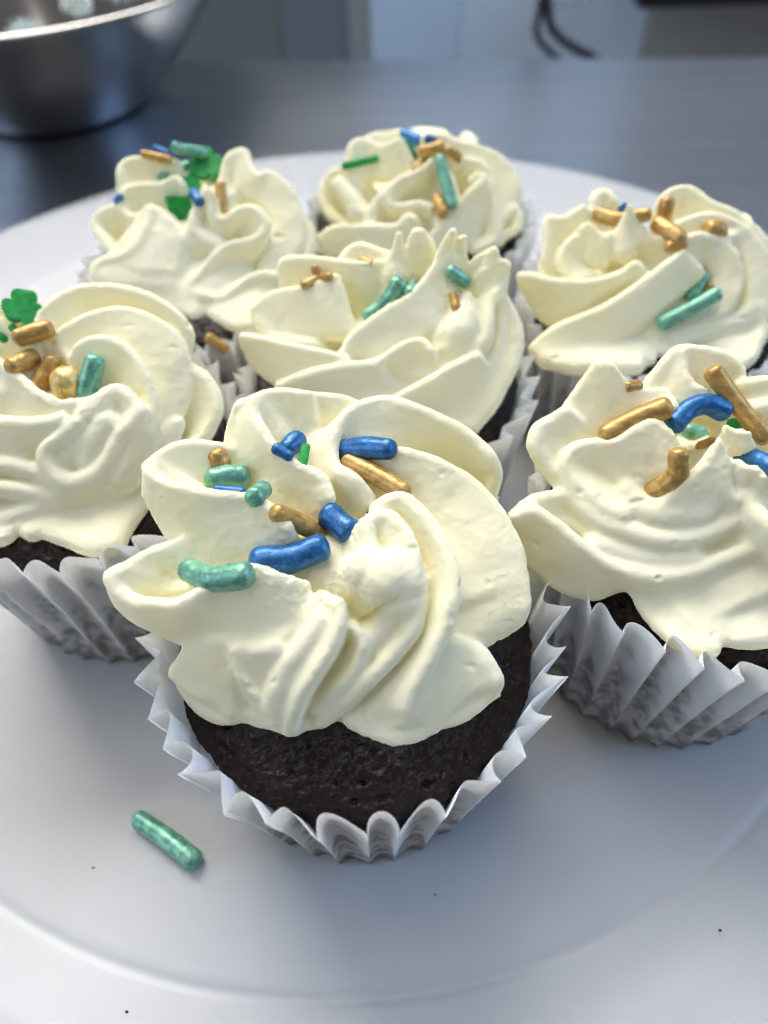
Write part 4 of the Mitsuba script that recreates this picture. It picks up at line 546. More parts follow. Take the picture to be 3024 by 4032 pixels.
cupcake('cupcake_004', (-31, 118), 'back left cupcake with ruffled cream topped by a heap of green shamrocks', dict(strips=[
  ([(-13.24,5.36,41.97,0.9),(-12.96,6.68,43.74,0.9),(-12.79,8.08,44.92,0.8),(-11.44,8.9,45.44,0.8),(-8.77,9.12,45.47,0.8),(-5.85,8.81,45.28,0.8),(-3.2,8.53,45,0.8)],
   [(-9.53,3.86,34.97,1.6),(-9.33,4.81,36.74,1.6),(-9.21,5.82,37.92,1.5),(-8.24,6.41,38.44,1.5),(-6.31,6.57,38.47,1.5),(-4.21,6.34,38.28,1.5),(-2.3,6.14,38,1.5)]),
  ([(-1.58,3.25,43.88,0.5),(-2.6,4.35,44.17,0.7),(-5.49,3.92,43.46,0.8),(-9.18,4.69,43.07,0.8),(-11.69,4.61,42.45,0.8),(-12.93,3.66,41.2,0.8),(-12.77,2.15,40.18,0.8),(-11.21,0.85,39.43,0.8),(-9.15,0.61,39.96,0.8),(-7.46,0.53,40.94,0.8),(-7.58,-1.29,40.05,0.8),(-8.6,-4.09,38.3,0.8),(-10.79,-6.04,36.96,0.8),(-13.12,-6.7,36.36,0.8),(-15.79,-7.1,36.03,0.8),(-16.87,-8.12,35.55,0.8),(-17.08,-9.28,34.69,0.8),(-16.99,-10.17,33.81,0.8)],
   [(-1.17,2.4,37.88,1.5),(-1.92,3.22,38.17,1.7),(-4.06,2.9,37.46,1.8),(-6.79,3.47,37.07,1.8),(-8.65,3.41,36.45,1.8),(-9.57,2.71,35.2,1.8),(-9.45,1.59,34.18,1.8),(-8.3,0.63,33.43,1.8),(-6.77,0.45,33.96,1.8),(-5.52,0.39,34.94,1.8),(-5.61,-0.95,34.05,1.8),(-6.36,-3.03,32.3,1.8),(-7.98,-4.47,30.96,1.8),(-9.71,-4.96,30.36,1.8),(-11.68,-5.25,30.03,1.8),(-12.48,-6.01,29.55,1.8),(-12.64,-6.87,29.5,1.8),(-12.57,-7.53,29.5,1.8)]),
  ([(-7.66,1.17,40.62,0.9),(-5.74,0.54,40.25,1),(-3.56,-1.72,39.04,1.2),(-2.02,-3.96,37.43,1.4)],
   [(-17.04,-9.11,33.5,1.3),(-13.4,-9.4,33.26,1.3),(-9.06,-9.95,33.01,1.3),(-3.79,-9.98,32.73,1.3)]),
  ([(-8.22,-2.55,38.81,1.1),(-5.67,-3.28,38.01,1.1),(-3.06,-5.13,36.72,1.1)],
   [(-12.36,-6.66,35.18,1.4),(-8.6,-8.11,34.67,1.4),(-3.47,-8.11,34.19,1.4)]),
  ([(-13.41,3.3,40,0.8),(-16.24,3.13,39.56,0.8),(-17.98,2.28,38.73,0.8),(-18.18,1.4,38.09,0.8),(-16.38,-1.43,36.79,0.8),(-14.18,-4.15,35.56,0.8)],
   [(-9.66,2.38,34,1.5),(-11.69,2.25,33.56,1.5),(-12.95,1.64,32.73,1.5),(-13.09,1.01,32.09,1.5),(-11.79,-1.03,30.79,1.5),(-10.21,-2.99,29.56,1.5)]),
  ([(2.77,0.92,44.35,0.4),(3.29,0.3,43.98,0.6),(3.76,-0.13,42.86,0.8),(3.82,-1.43,41.11,0.9),(4.95,-2.6,40.2,0.9),(6.58,-2.31,40.67,0.9),(8.42,-1.36,41.33,0.9),(10.24,-1.27,41.36,0.9),(11.87,-2.29,40.48,0.9),(12.58,-3.67,39.3,0.9),(11.68,-4.52,38.27,0.9),(9.47,-5.14,37.71,0.9),(6.03,-5.7,37.16,0.9),(3.31,-7.08,35.79,0.9),(1.14,-8.98,34.28,0.9),(-0.87,-11.4,32.5,0.9),(1.92,-12.55,32.01,0.9),(4.77,-12.89,31.9,0.9),(7.38,-11.61,32.89,0.9),(9.71,-10.3,33.88,0.9),(12.19,-9.86,34.14,0.9),(14.34,-10.01,33.75,0.9)],
   [(2.05,0.68,38.85,1.4),(2.43,0.22,38.48,1.6),(2.78,-0.1,37.36,1.8),(2.83,-1.06,35.61,1.9),(3.66,-1.92,34.7,1.9),(4.87,-1.71,35.17,1.9),(6.23,-1.01,35.83,1.9),(7.58,-0.94,35.86,1.9),(8.78,-1.69,34.98,1.9),(9.31,-2.72,33.8,1.9),(8.64,-3.34,32.77,1.9),(7.01,-3.8,32.21,1.9),(4.46,-4.22,31.66,1.9),(2.45,-5.24,30.29,1.9),(0.84,-6.65,29.5,1.9),(-0.64,-8.44,29.5,1.9),(1.42,-9.29,29.5,1.9),(3.53,-9.54,29.5,1.9),(5.46,-8.59,29.5,1.9),(7.19,-7.62,29.5,1.9),(9.02,-7.3,29.5,1.9),(10.61,-7.41,29.5,1.9)]),
  ([(2.33,2.08,43.66,0.6),(1.07,0.39,41.61,0.9),(0.06,-1.83,39.81,1.1),(0.1,-2.89,38.72,1.3),(1.95,-4.13,37.39,1.4),(4.02,-4.74,36.82,1.3)],
   [(1.68,1.5,38.66,1.3),(0.77,0.28,36.61,1.6),(0.04,-1.32,34.81,1.8),(0.07,-2.08,33.72,2),(1.4,-2.97,32.39,2.1),(2.89,-3.41,31.82,2)]),
  ([(5.18,7.09,43.81,0.8),(5.5,8.7,45.05,0.8),(6.96,9.9,45.77,0.8),(8.64,10.01,45.82,0.8),(9.22,8.51,45.01,0.8),(9.95,6.7,44.11,0.8),(11.01,5.56,43.6,0.8),(12.66,6.49,43.68,0.8),(14.37,5.76,42.89,0.8),(16.53,4.04,41.22,0.8),(17.7,1.77,39.19,0.8),(18.15,-0.19,37.45,0.8),(17.53,-3.03,35.38,0.8),(15.68,-5.66,33.53,0.8)],
   [(4.35,4.62,40.15,2),(5.08,6.48,40.85,2),(6.18,6.89,41.16,2),(7.59,6.11,40.95,2),(8.66,5.61,40.61,2),(10.01,5.09,40.28,2),(11.31,4.56,39.94,2),(12.22,4.01,39.6,2),(13.12,2.94,38.72,2),(13.78,1.37,37.56,2),(13.76,-1.06,36.09,2),(13.48,-2.97,34.91,2),(12.93,-4.86,33.75,2),(12.39,-6.26,32.87,2)]),
  ([(18.22,1.37,37.4,1),(19.28,0.36,36.8,1),(19.62,-1.89,35.21,1),(19.16,-3.77,33.73,1)],
   [(14.58,1.1,33.4,1.7),(15.42,0.29,32.8,1.7),(15.7,-1.51,31.21,1.7),(15.33,-3.02,29.73,1.7)]),
  ([(17.19,-2.61,35.16,1.3),(15.36,-5.21,33.31,1.4),(13.92,-6.62,32.45,1.3)],
   [(13.75,-2.09,31.16,2),(12.29,-4.17,29.5,2.1),(11.14,-5.3,29.5,2)]),
  ([(-17.05,-9.45,33.41,1.2),(-13.51,-10.09,32.26,1.3),(-8.72,-11.21,31.2,1.4),(-3.95,-12.57,30.05,1.5),(0.01,-14.63,30,1.5)],
   [(-13.47,-7.71,34.21,1.5),(-11.12,-8.67,33.5,1.5),(-7.52,-9.49,32.85,1.5),(-3.37,-10.13,32.21,1.5),(-0.75,-10.86,31.69,1.5)]),
  ([(1.84,-13.25,30,1.3),(4.67,-15.8,30,1.3),(7.42,-18.03,30,1.2),(10.14,-18.01,30,1.2),(12.47,-13.52,30,1.2)],
   [(1.9,-11.9,31.08,1.4),(4.5,-12.19,30.97,1.4),(6.8,-11.74,31.23,1.4),(10.07,-10.22,31.95,1.4),(12.99,-9.28,32.49,1.4)]),
  ([(4.53,2.12,41,1.2),(6.19,4.4,40.86,1.2),(7.12,7.3,40.44,1.2),(7.15,10.62,39.74,1.2),(6.18,14.11,38.76,1.2),(4.15,17.51,37.5,1.2),(4.03,16.98,33.5,1.3)],
   [(3.17,1.48,34,2.4),(4.33,3.08,33.86,2.4),(4.98,5.11,33.44,2.4),(5,7.43,32.74,2.4),(4.33,9.88,31.76,2.4),(2.9,12.26,30.5,2.4),(2.82,11.89,29,2.5)]),
  ([(2.62,4.26,41,1.2),(2.75,7.08,40.86,1.2),(1.94,10.01,40.44,1.2),(0.14,12.8,39.74,1.2),(-2.59,15.18,38.76,1.2),(-6.16,16.91,37.5,1.2),(-5.98,16.4,33.5,1.3)],
   [(1.83,2.98,34,2.4),(1.92,4.96,33.86,2.4),(1.36,7.01,33.44,2.4),(0.1,8.96,32.74,2.4),(-1.81,10.63,31.76,2.4),(-4.31,11.84,30.5,2.4),(-4.19,11.48,29,2.5)]),
  ([(-0.15,5,41,1.2),(-1.59,7.43,40.86,1.2),(-3.89,9.43,40.44,1.2),(-6.92,10.77,39.74,1.2),(-10.51,11.26,38.76,1.2),(-14.44,10.75,37.5,1.2),(-14.01,10.43,33.5,1.3)],
   [(-0.1,3.5,34,2.4),(-1.11,5.2,33.86,2.4),(-2.72,6.6,33.44,2.4),(-4.84,7.54,32.74,2.4),(-7.36,7.88,31.76,2.4),(-10.11,7.52,30.5,2.4),(-9.81,7.3,29,2.5)])],
 blobs=[(0,0,29.5,14,14,6.5),(0,0,36,6,6,3.5)], torn=[(2.57,2.51,43.18,2.5,1.5)]), 0.33, 5, 28.3, 2.6, 30.2)

cupcake('cupcake_005', (9, 135), 'farthest cupcake at the back centre, with blue and gold sprinkles heaped on top', dict(strips=[
  ([(-13.22,-0.37,41,0.9),(-12.94,1.13,42.41,0.9),(-11.73,2.25,42.91,0.9),(-9.31,2.12,42.67,0.9),(-8.19,1.33,42.26,0.9),(-5.63,0.84,42.73,0.9),(-3.85,1.08,43.39,0.9),(-3.1,0.12,42.13,0.9),(-2.01,-1.17,40.58,0.9)],
   [(-13.09,-1.65,36.73,1.8),(-12.36,-0.84,37.47,1.8),(-11.24,0.12,38.13,1.8),(-9.78,0.18,38.35,1.8),(-8.33,-0.15,38.46,1.8),(-6.59,-0.23,38.44,1.8),(-4.84,0.09,38.52,1.8),(-3.39,0.03,38.51,1.8),(-2.24,-0.41,38.39,1.8)]),
  ([(-13.24,-0.7,40.31,1),(-14.64,-0.63,39.33,1),(-17.07,-0.45,38.18,1),(-18.28,-1.77,36.69,1),(-18.65,-3.91,35.13,1),(-17.28,-6.65,33.56,1),(-15.05,-8.52,32.72,1)],
   [(-9.93,-0.52,34.31,1.7),(-10.98,-0.47,33.33,1.7),(-12.8,-0.34,32.18,1.7),(-13.71,-1.33,30.69,1.7),(-13.99,-2.93,29.5,1.7),(-12.96,-4.99,29.5,1.7),(-11.29,-6.39,29.5,1.7)]),
  ([(-15.46,-3.15,37.61,1.6),(-13.37,-5.65,35.91,2),(-12.05,-8.31,34.36,2)],
   [(-12.37,-2.52,32.61,2.3),(-10.7,-4.52,30.91,2.7),(-9.64,-6.65,29.5,2.7)]),
  ([(1.81,-3.84,41.96,0.5),(0.57,-5.21,41.39,0.7),(-1.96,-5.98,40.39,0.8),(-5.07,-6.76,39.18,0.8),(-6.29,-7.81,38.09,0.8),(-6.02,-9.31,36.69,0.8),(-3.8,-9.88,36.53,0.8),(-1,-9.85,36.94,0.8),(1.33,-10.68,36.72,0.8)],
   [(1.27,-2.69,36.96,1.5),(0.4,-3.65,36.39,1.7),(-1.37,-4.19,35.39,1.8),(-3.55,-4.73,34.18,1.8),(-4.4,-5.47,33.09,1.8),(-4.21,-6.52,31.69,1.8),(-2.66,-6.92,31.53,1.8),(-0.7,-6.9,31.94,1.8),(0.93,-7.48,31.72,1.8)]),
  ([(-5.9,-6.21,38.42,0.9),(-8.94,-8.58,35.98,1.1),(-9.98,-9.91,34.45,1.2),(-9.7,-10.9,33.53,1.2)],
   [(-4.43,-4.66,33.42,1.6),(-6.7,-6.44,30.98,1.8),(-7.48,-7.43,29.5,1.9),(-7.28,-8.18,29.5,1.9)]),
  ([(-18.7,-12.23,32.51,1),(-16.66,-11.63,33.47,1),(-13.03,-11.86,33.71,1),(-8.22,-12.4,33.92,1),(-4.71,-13.16,34.5,0.9),(-2.65,-12.43,35.93,0.8),(-1.84,-12.97,35.77,0.8)],
   [(-18.35,-12.86,30.21,1.5),(-14.44,-13.69,30,1.5),(-9.74,-13.92,30.03,1.5),(-4.96,-14.33,30.29,1.5),(-2.22,-14.21,30.67,1.5),(-0.55,-13.55,31.37,1.5)]),
  ([(1.05,-14.19,32.57,0.9),(3.34,-12.71,34.14,0.9),(6.23,-10.54,36.35,0.8),(8.51,-8.76,38.23,0.8),(10.52,-7.78,39.48,0.8),(10.94,-6.98,40.11,0.7),(9.81,-6.75,40.38,0.6),(8.83,-7.22,39.85,0.6)],
   [(3.28,-14.39,30,1.5),(6,-14.07,30.36,1.5),(8.32,-12.32,31.66,1.5),(10.15,-10.04,33.27,1.5),(11.45,-7.68,34.9,1.5),(11.89,-5.89,36.28,1.5),(11.98,-4.94,36.95,1.5),(11.78,-4.45,37.29,1.5)]),
  ([(3.77,-3.86,40.66,0.9),(5.34,-6.58,38.52,1.1),(5.23,-9.22,36.41,1.3),(2.9,-11.41,34.42,1.5)],
   [(2.64,-2.7,36.66,1.6),(3.74,-4.61,34.52,1.8),(3.66,-6.45,32.41,2),(2.03,-7.99,30.42,2.2)]),
  ([(8.37,-2.42,41.25,0.8),(10.32,-2.99,40.89,0.8),(11.92,-4.24,39.75,0.8),(12.74,-6.03,38.05,0.8),(13.02,-8.81,35.46,1),(13.53,-11.49,33.15,1.2),(13.39,-13.01,31.61,1.2),(10.04,-14.54,30.22,1.2)],
   [(6.28,-1.82,36.25,1.5),(7.74,-2.24,35.89,1.5),(8.94,-3.18,34.75,1.5),(9.56,-4.52,33.05,1.5),(9.76,-6.61,30.46,1.7),(10.15,-8.62,29.5,1.9),(10.04,-9.76,29.5,1.9),(7.53,-10.9,29.5,1.9)]),
  ([(0.72,2.52,43.18,0.8),(3.58,2.7,43.43,0.8),(6.93,1.35,42.67,0.8),(11.45,0.24,41.77,0.8),(14.64,-0.84,40.47,0.8),(16.81,-2.72,38.75,0.8),(17.86,-4.87,36.75,0.8),(17.25,-6.61,35.03,0.8),(15.04,-8.96,33.1,0.8)],
   [(1.3,1.55,40.52,1.6),(3.61,1.45,40.49,1.6),(6.44,0.31,39.78,1.6),(9.55,-0.96,38.84,1.6),(11.76,-2.57,37.81,1.6),(13.38,-3.92,36.41,1.6),(13.94,-5.83,35.06,1.6),(14.01,-7.7,33.72,1.6),(13.56,-9.54,32.39,1.6)]),
  ([(14.91,-9.3,33.31,0.9),(17.28,-7.83,34.21,0.9),(18.16,-8.91,33.27,0.9),(17.74,-10.29,31.93,0.9),(15.21,-11.39,30.98,0.9),(14.07,-12.2,30.11,0.9)],
   [(11.93,-7.44,30.31,1.6),(13.82,-6.26,31.21,1.6),(14.53,-7.13,30.27,1.6),(14.19,-8.23,29.5,1.6),(12.17,-9.11,29.5,1.6),(11.26,-9.76,29.5,1.6)]),
  ([(4.98,0.44,41,1.2),(7.33,2.02,40.86,1.2),(9.19,4.43,40.44,1.2),(10.35,7.53,39.74,1.2),(10.63,11.14,38.76,1.2),(9.89,15.04,37.5,1.2),(9.59,14.59,33.5,1.3)],
   [(3.49,0.31,34,2.4),(5.13,1.41,33.86,2.4),(6.43,3.1,33.44,2.4),(7.24,5.27,32.74,2.4),(7.44,7.8,31.76,2.4),(6.92,10.53,30.5,2.4),(6.71,10.21,29,2.5)]),
  ([(3.92,3.11,41,1.2),(5.01,5.71,40.86,1.2),(5.24,8.75,40.44,1.2),(4.51,11.98,39.74,1.2),(2.76,15.15,38.76,1.2),(0,18,37.5,1.2),(0,17.46,33.5,1.3)],
   [(2.74,2.18,34,2.4),(3.51,4,33.86,2.4),(3.67,6.12,33.44,2.4),(3.16,8.39,32.74,2.4),(1.93,10.6,31.76,2.4),(0,12.6,30.5,2.4),(0,12.22,29,2.5)]),
  ([(1.56,4.75,41,1.2),(1.05,7.53,40.86,1.2),(-0.43,10.19,40.44,1.2),(-2.82,12.49,39.74,1.2),(-6.02,14.17,38.76,1.2),(-9.89,15.04,37.5,1.2),(-9.59,14.59,33.5,1.3)],
   [(1.09,3.32,34,2.4),(0.74,5.27,33.86,2.4),(-0.3,7.13,33.44,2.4),(-1.97,8.74,32.74,2.4),(-4.21,9.92,31.76,2.4),(-6.92,10.53,30.5,2.4),(-6.71,10.21,29,2.5)])],
 blobs=[(0,0,29.5,14,14,6.5),(0,0,36,6,6,3.5)], torn=[]), 0.34, 6, 28.3, 2.6, 30.2)

cupcake('cupcake_006', (47.5, 104), 'back right cupcake with two crossed mint sprinkles in a fold of its swirl', dict(strips=[
  ([(-19.94,-0.47,38.37,0.9),(-19.76,1.46,40.5,0.9),(-19.44,3.84,42.76,0.8),(-17.41,3.28,42.81,0.8),(-15.31,3.98,43.6,0.8),(-14.08,4.52,44.33,0.5)],
   [(-18.47,-1,36.42,1.5),(-18.13,0.57,37.66,1.5),(-17.53,2.53,39.22,1.5),(-16.36,3.06,39.97,1.5),(-14.61,3.51,40.48,1.5),(-13.29,3.98,41,1.5)]),
  ([(-12.26,4.8,43.21,0.9),(-11.61,6.95,44.8,0.9),(-10.14,7.27,44.87,0.9),(-9.12,6.27,44.19,0.9)],
   [(-8.58,3.36,36.21,1.6),(-8.13,4.86,37.8,1.6),(-7.1,5.09,37.87,1.6),(-6.38,4.39,37.19,1.6)]),
  ([(-19.45,0.62,37.67,1),(-20.1,-0.35,36.6,1),(-20.06,-1.83,35.55,1)],
   [(-15.56,0.5,32.67,1.7),(-16.08,-0.28,31.6,1.7),(-16.05,-1.46,30.55,1.7)]),
  ([(-11.28,-1.4,41.72,0.6),(-12.62,-0.24,42.43,0.7),(-14,0.67,43.28,0.6),(-15.4,0.53,41.65,0.8),(-17.02,-0.19,40.25,0.8),(-17.5,-1.62,38.45,0.9),(-16.81,-3.44,36.94,1),(-15.09,-4.31,36.71,1)],
   [(-11.43,-1.99,38.96,1.5),(-12.69,-1.29,39.15,1.5),(-13.4,-0.39,39.19,1.5),(-14,-0.54,38.75,1.5),(-14.79,-0.75,38.09,1.5),(-15.01,-1.62,37.25,1.5),(-14.66,-2.65,36.76,1.5),(-13.43,-3.34,36.58,1.5)]),
  ([(-24.45,-4.16,37.65,0.9),(-22.92,-4.64,37.72,0.9),(-20.08,-5.63,37.44,0.9),(-16.52,-6.35,37.43,0.9),(-13.03,-6.83,37.92,0.9),(-9.54,-6.68,39,0.9),(-7.16,-5.99,40.38,0.6),(-6.39,-6.72,39.78,0.6)],
   [(-23.65,-3.17,36.3,1.3),(-22.56,-4.62,34.93,1.3),(-19.68,-7.7,32.3,1.3),(-15.8,-7.83,32.89,1.3),(-12.26,-6.9,34.32,1.3),(-8.65,-6.1,35.85,1.3),(-6.49,-6.26,37.01,1.3),(-5.57,-6.12,37.45,1.3)]),
  ([(-8.48,0.12,46.53,0.5),(-8.33,-0.14,45.46,0.7),(-8.22,-0.38,43.8,1),(-8.18,-0.98,42.04,1.5),(-8.24,-1.84,40.4,2)],
   None),
  ([(-8.65,0.13,43.53,0.7),(-8.2,0.32,45.59,0.5),(-6.79,-0.2,43.65,0.7)],
   [(-9.59,-0.76,40.89,1.2),(-8.07,-0.9,40.66,1.2),(-4.69,-0.88,41.06,1.2)]),
  ([(-7.06,0.06,43.52,0.8),(-5.33,-1.27,42.16,0.8),(-3.27,-2.1,41.93,0.8),(-0.96,-2.76,41.75,0.7)],
   [(-4.24,0.04,39.52,1.5),(-3.2,-0.76,38.16,1.5),(-1.96,-1.26,37.93,1.5),(-0.58,-1.66,37.75,1.4)]),
  ([(-11.78,-1.46,41.11,0.8),(-10.61,-0.48,42.37,0.5),(-9.51,-1.23,41.17,0.8)],
   [(-7.07,-0.88,38.11,1.5),(-6.37,-0.29,39.37,1.2),(-5.71,-0.74,38.17,1.5)]),
  ([(-0.19,-5.16,41.61,0.6),(-1.84,-6.08,40.76,0.8),(-5.44,-7.96,38.85,0.8),(-8.75,-9.46,37.23,0.9),(-12.25,-10.51,35.48,1),(-16.16,-11.28,34.12,1),(-19.78,-12.2,32.92,1),(-21.74,-13.11,31.88,1),(-22.98,-13.91,31.02,1)],
   [(2.16,-5.78,38.34,1.6),(0.8,-6.37,37.38,1.6),(-2.62,-8.47,35.21,1.6),(-6.15,-10.46,33.55,1.6),(-9.31,-11.75,31.97,1.6),(-12.46,-12.8,30.66,1.6),(-15.94,-13.8,30,1.6),(-19.07,-14.85,30,1.6),(-21.14,-15.54,30,1.6)]),
  ([(0.44,-2.07,41.84,0.8),(3.99,-1.53,41.99,0.8),(6.55,-1.99,41.26,0.8),(8.67,-3.41,39.88,0.8),(9.62,-5.21,37.99,0.8),(9.22,-7.74,35.71,0.8),(7.58,-9.59,34.03,0.8),(4.06,-11.05,32.84,0.8),(-1,-12.41,31.82,0.8),(-3.74,-13.73,30.62,0.8),(-5.03,-16.5,30,0.8)],
   [(2.23,-2.54,38.81,1.5),(4.46,-1.77,38.82,1.5),(5.91,-2.63,38.19,1.5),(6.83,-3.87,37.25,1.5),(6.83,-5.31,35.91,1.5),(5.52,-7,34.49,1.5),(2.94,-8.51,33.28,1.5),(-0.34,-9.55,32.36,1.5),(-4.19,-10.86,31.37,1.5),(-6.61,-12.09,30.16,1.5),(-8.03,-14.53,30,1.5)]),
  ([(-0.07,1,42.37,0.8),(2.19,1.7,42.96,0.8),(6.06,2.35,43.13,0.8),(8.6,1.93,42.62,0.8),(11.61,0.45,41.22,0.8),(13.73,-1.25,39.56,0.8),(15.38,-3.14,37.64,0.8),(15.8,-5.63,35.3,0.8),(15.07,-8.6,33.04,0.8)],
   [(2.08,1.23,40.43,1.7),(4.22,1.79,40.58,1.7),(6.8,2.01,40.64,1.7),(8.75,1.11,40,1.7),(10.66,-0.6,38.74,1.7),(12.02,-2.76,36.95,1.7),(12.18,-5.18,35.11,1.7),(11.86,-7.56,33.32,1.7),(10.56,-10.16,31.45,1.7)]),
  ([(-1.38,6.21,43.18,0.8),(-0.23,7.06,44.41,0.8),(1.81,7.7,44.98,0.8),(4.09,7.39,44.7,0.8),(6.43,5.62,43.62,0.8),(10.63,3.98,42.37,0.8),(13.48,1.55,40.92,0.8),(16.16,-1.05,38.81,0.8),(17.93,-3.97,36.4,0.8)],
   [(-0.97,4.35,36.18,1.5),(-0.16,4.94,37.41,1.5),(1.27,5.39,37.98,1.5),(2.86,5.17,37.7,1.5),(4.5,3.93,36.62,1.5),(7.44,2.79,35.37,1.5),(9.44,1.08,33.92,1.5),(11.31,-0.74,31.81,1.5),(12.55,-2.78,29.5,1.5)]),
  ([(10.09,-9.59,32.45,1.5),(13.08,-8.39,32.74,1.5),(13.75,-10.74,30.94,1.4),(12.15,-13.77,30,1.3),(9.65,-17.07,30,1.2),(7.55,-18.42,30,1.2)],
   [(8.07,-7.67,29.5,2.2),(10.46,-6.71,29.5,2.2),(11,-8.59,29.5,2.1),(9.72,-11.02,29.5,2),(7.72,-13.66,29.5,1.9),(6.04,-14.74,29.5,1.9)]),
  ([(-2.29,-14.35,30,1.4),(1.78,-12.22,30.98,1.5),(5.54,-11.44,31.5,1.5),(9.25,-10.28,32.1,1.5)],
   [(-1.83,-11.48,29.5,2.1),(1.42,-9.78,29.5,2.2),(4.43,-9.15,29.5,2.2),(7.4,-8.22,29.5,2.2)]),
  ([(-22.42,-13.46,30.09,1.2),(-19.46,-16.42,30,1.4),(-14.81,-17.27,30,1.5),(-7.92,-17.85,30,1.5)],
   [(-17.94,-10.77,29.5,1.9),(-15.57,-13.14,29.5,2.1),(-11.85,-13.82,29.5,2.2),(-6.34,-14.28,29.5,2.2)]),
  ([(4.79,-1.43,41,1.2),(7.75,-0.85,40.86,1.2),(10.57,0.75,40.44,1.2),(12.98,3.33,39.74,1.2),(14.72,6.77,38.76,1.2),(15.56,10.9,37.5,1.2),(15.09,10.57,33.5,1.3)],
   [(3.35,-1,34,2.4),(5.42,-0.6,33.86,2.4),(7.4,0.52,33.44,2.4),(9.09,2.33,32.74,2.4),(10.3,4.74,31.76,2.4),(10.89,7.63,30.5,2.4),(10.56,7.4,29,2.5)]),
  ([(4.86,1.16,41,1.2),(7.14,3.14,40.86,1.2),(8.78,5.94,40.44,1.2),(9.58,9.37,39.74,1.2),(9.36,13.22,38.76,1.2),(8.03,17.22,37.5,1.2),(7.79,16.7,33.5,1.3)],
   [(3.4,0.81,34,2.4),(5,2.2,33.86,2.4),(6.15,4.16,33.44,2.4),(6.71,6.56,32.74,2.4),(6.55,9.25,31.76,2.4),(5.62,12.05,30.5,2.4),(5.45,11.69,29,2.5)])],
 blobs=[(0,0,29.5,14,14,6.5),(0,0,36,6,6,3.5)], torn=[(-14.81,4.52,43.72,3,1.6)]), 0.33, 7, 28.3, 2.6, 30.2)

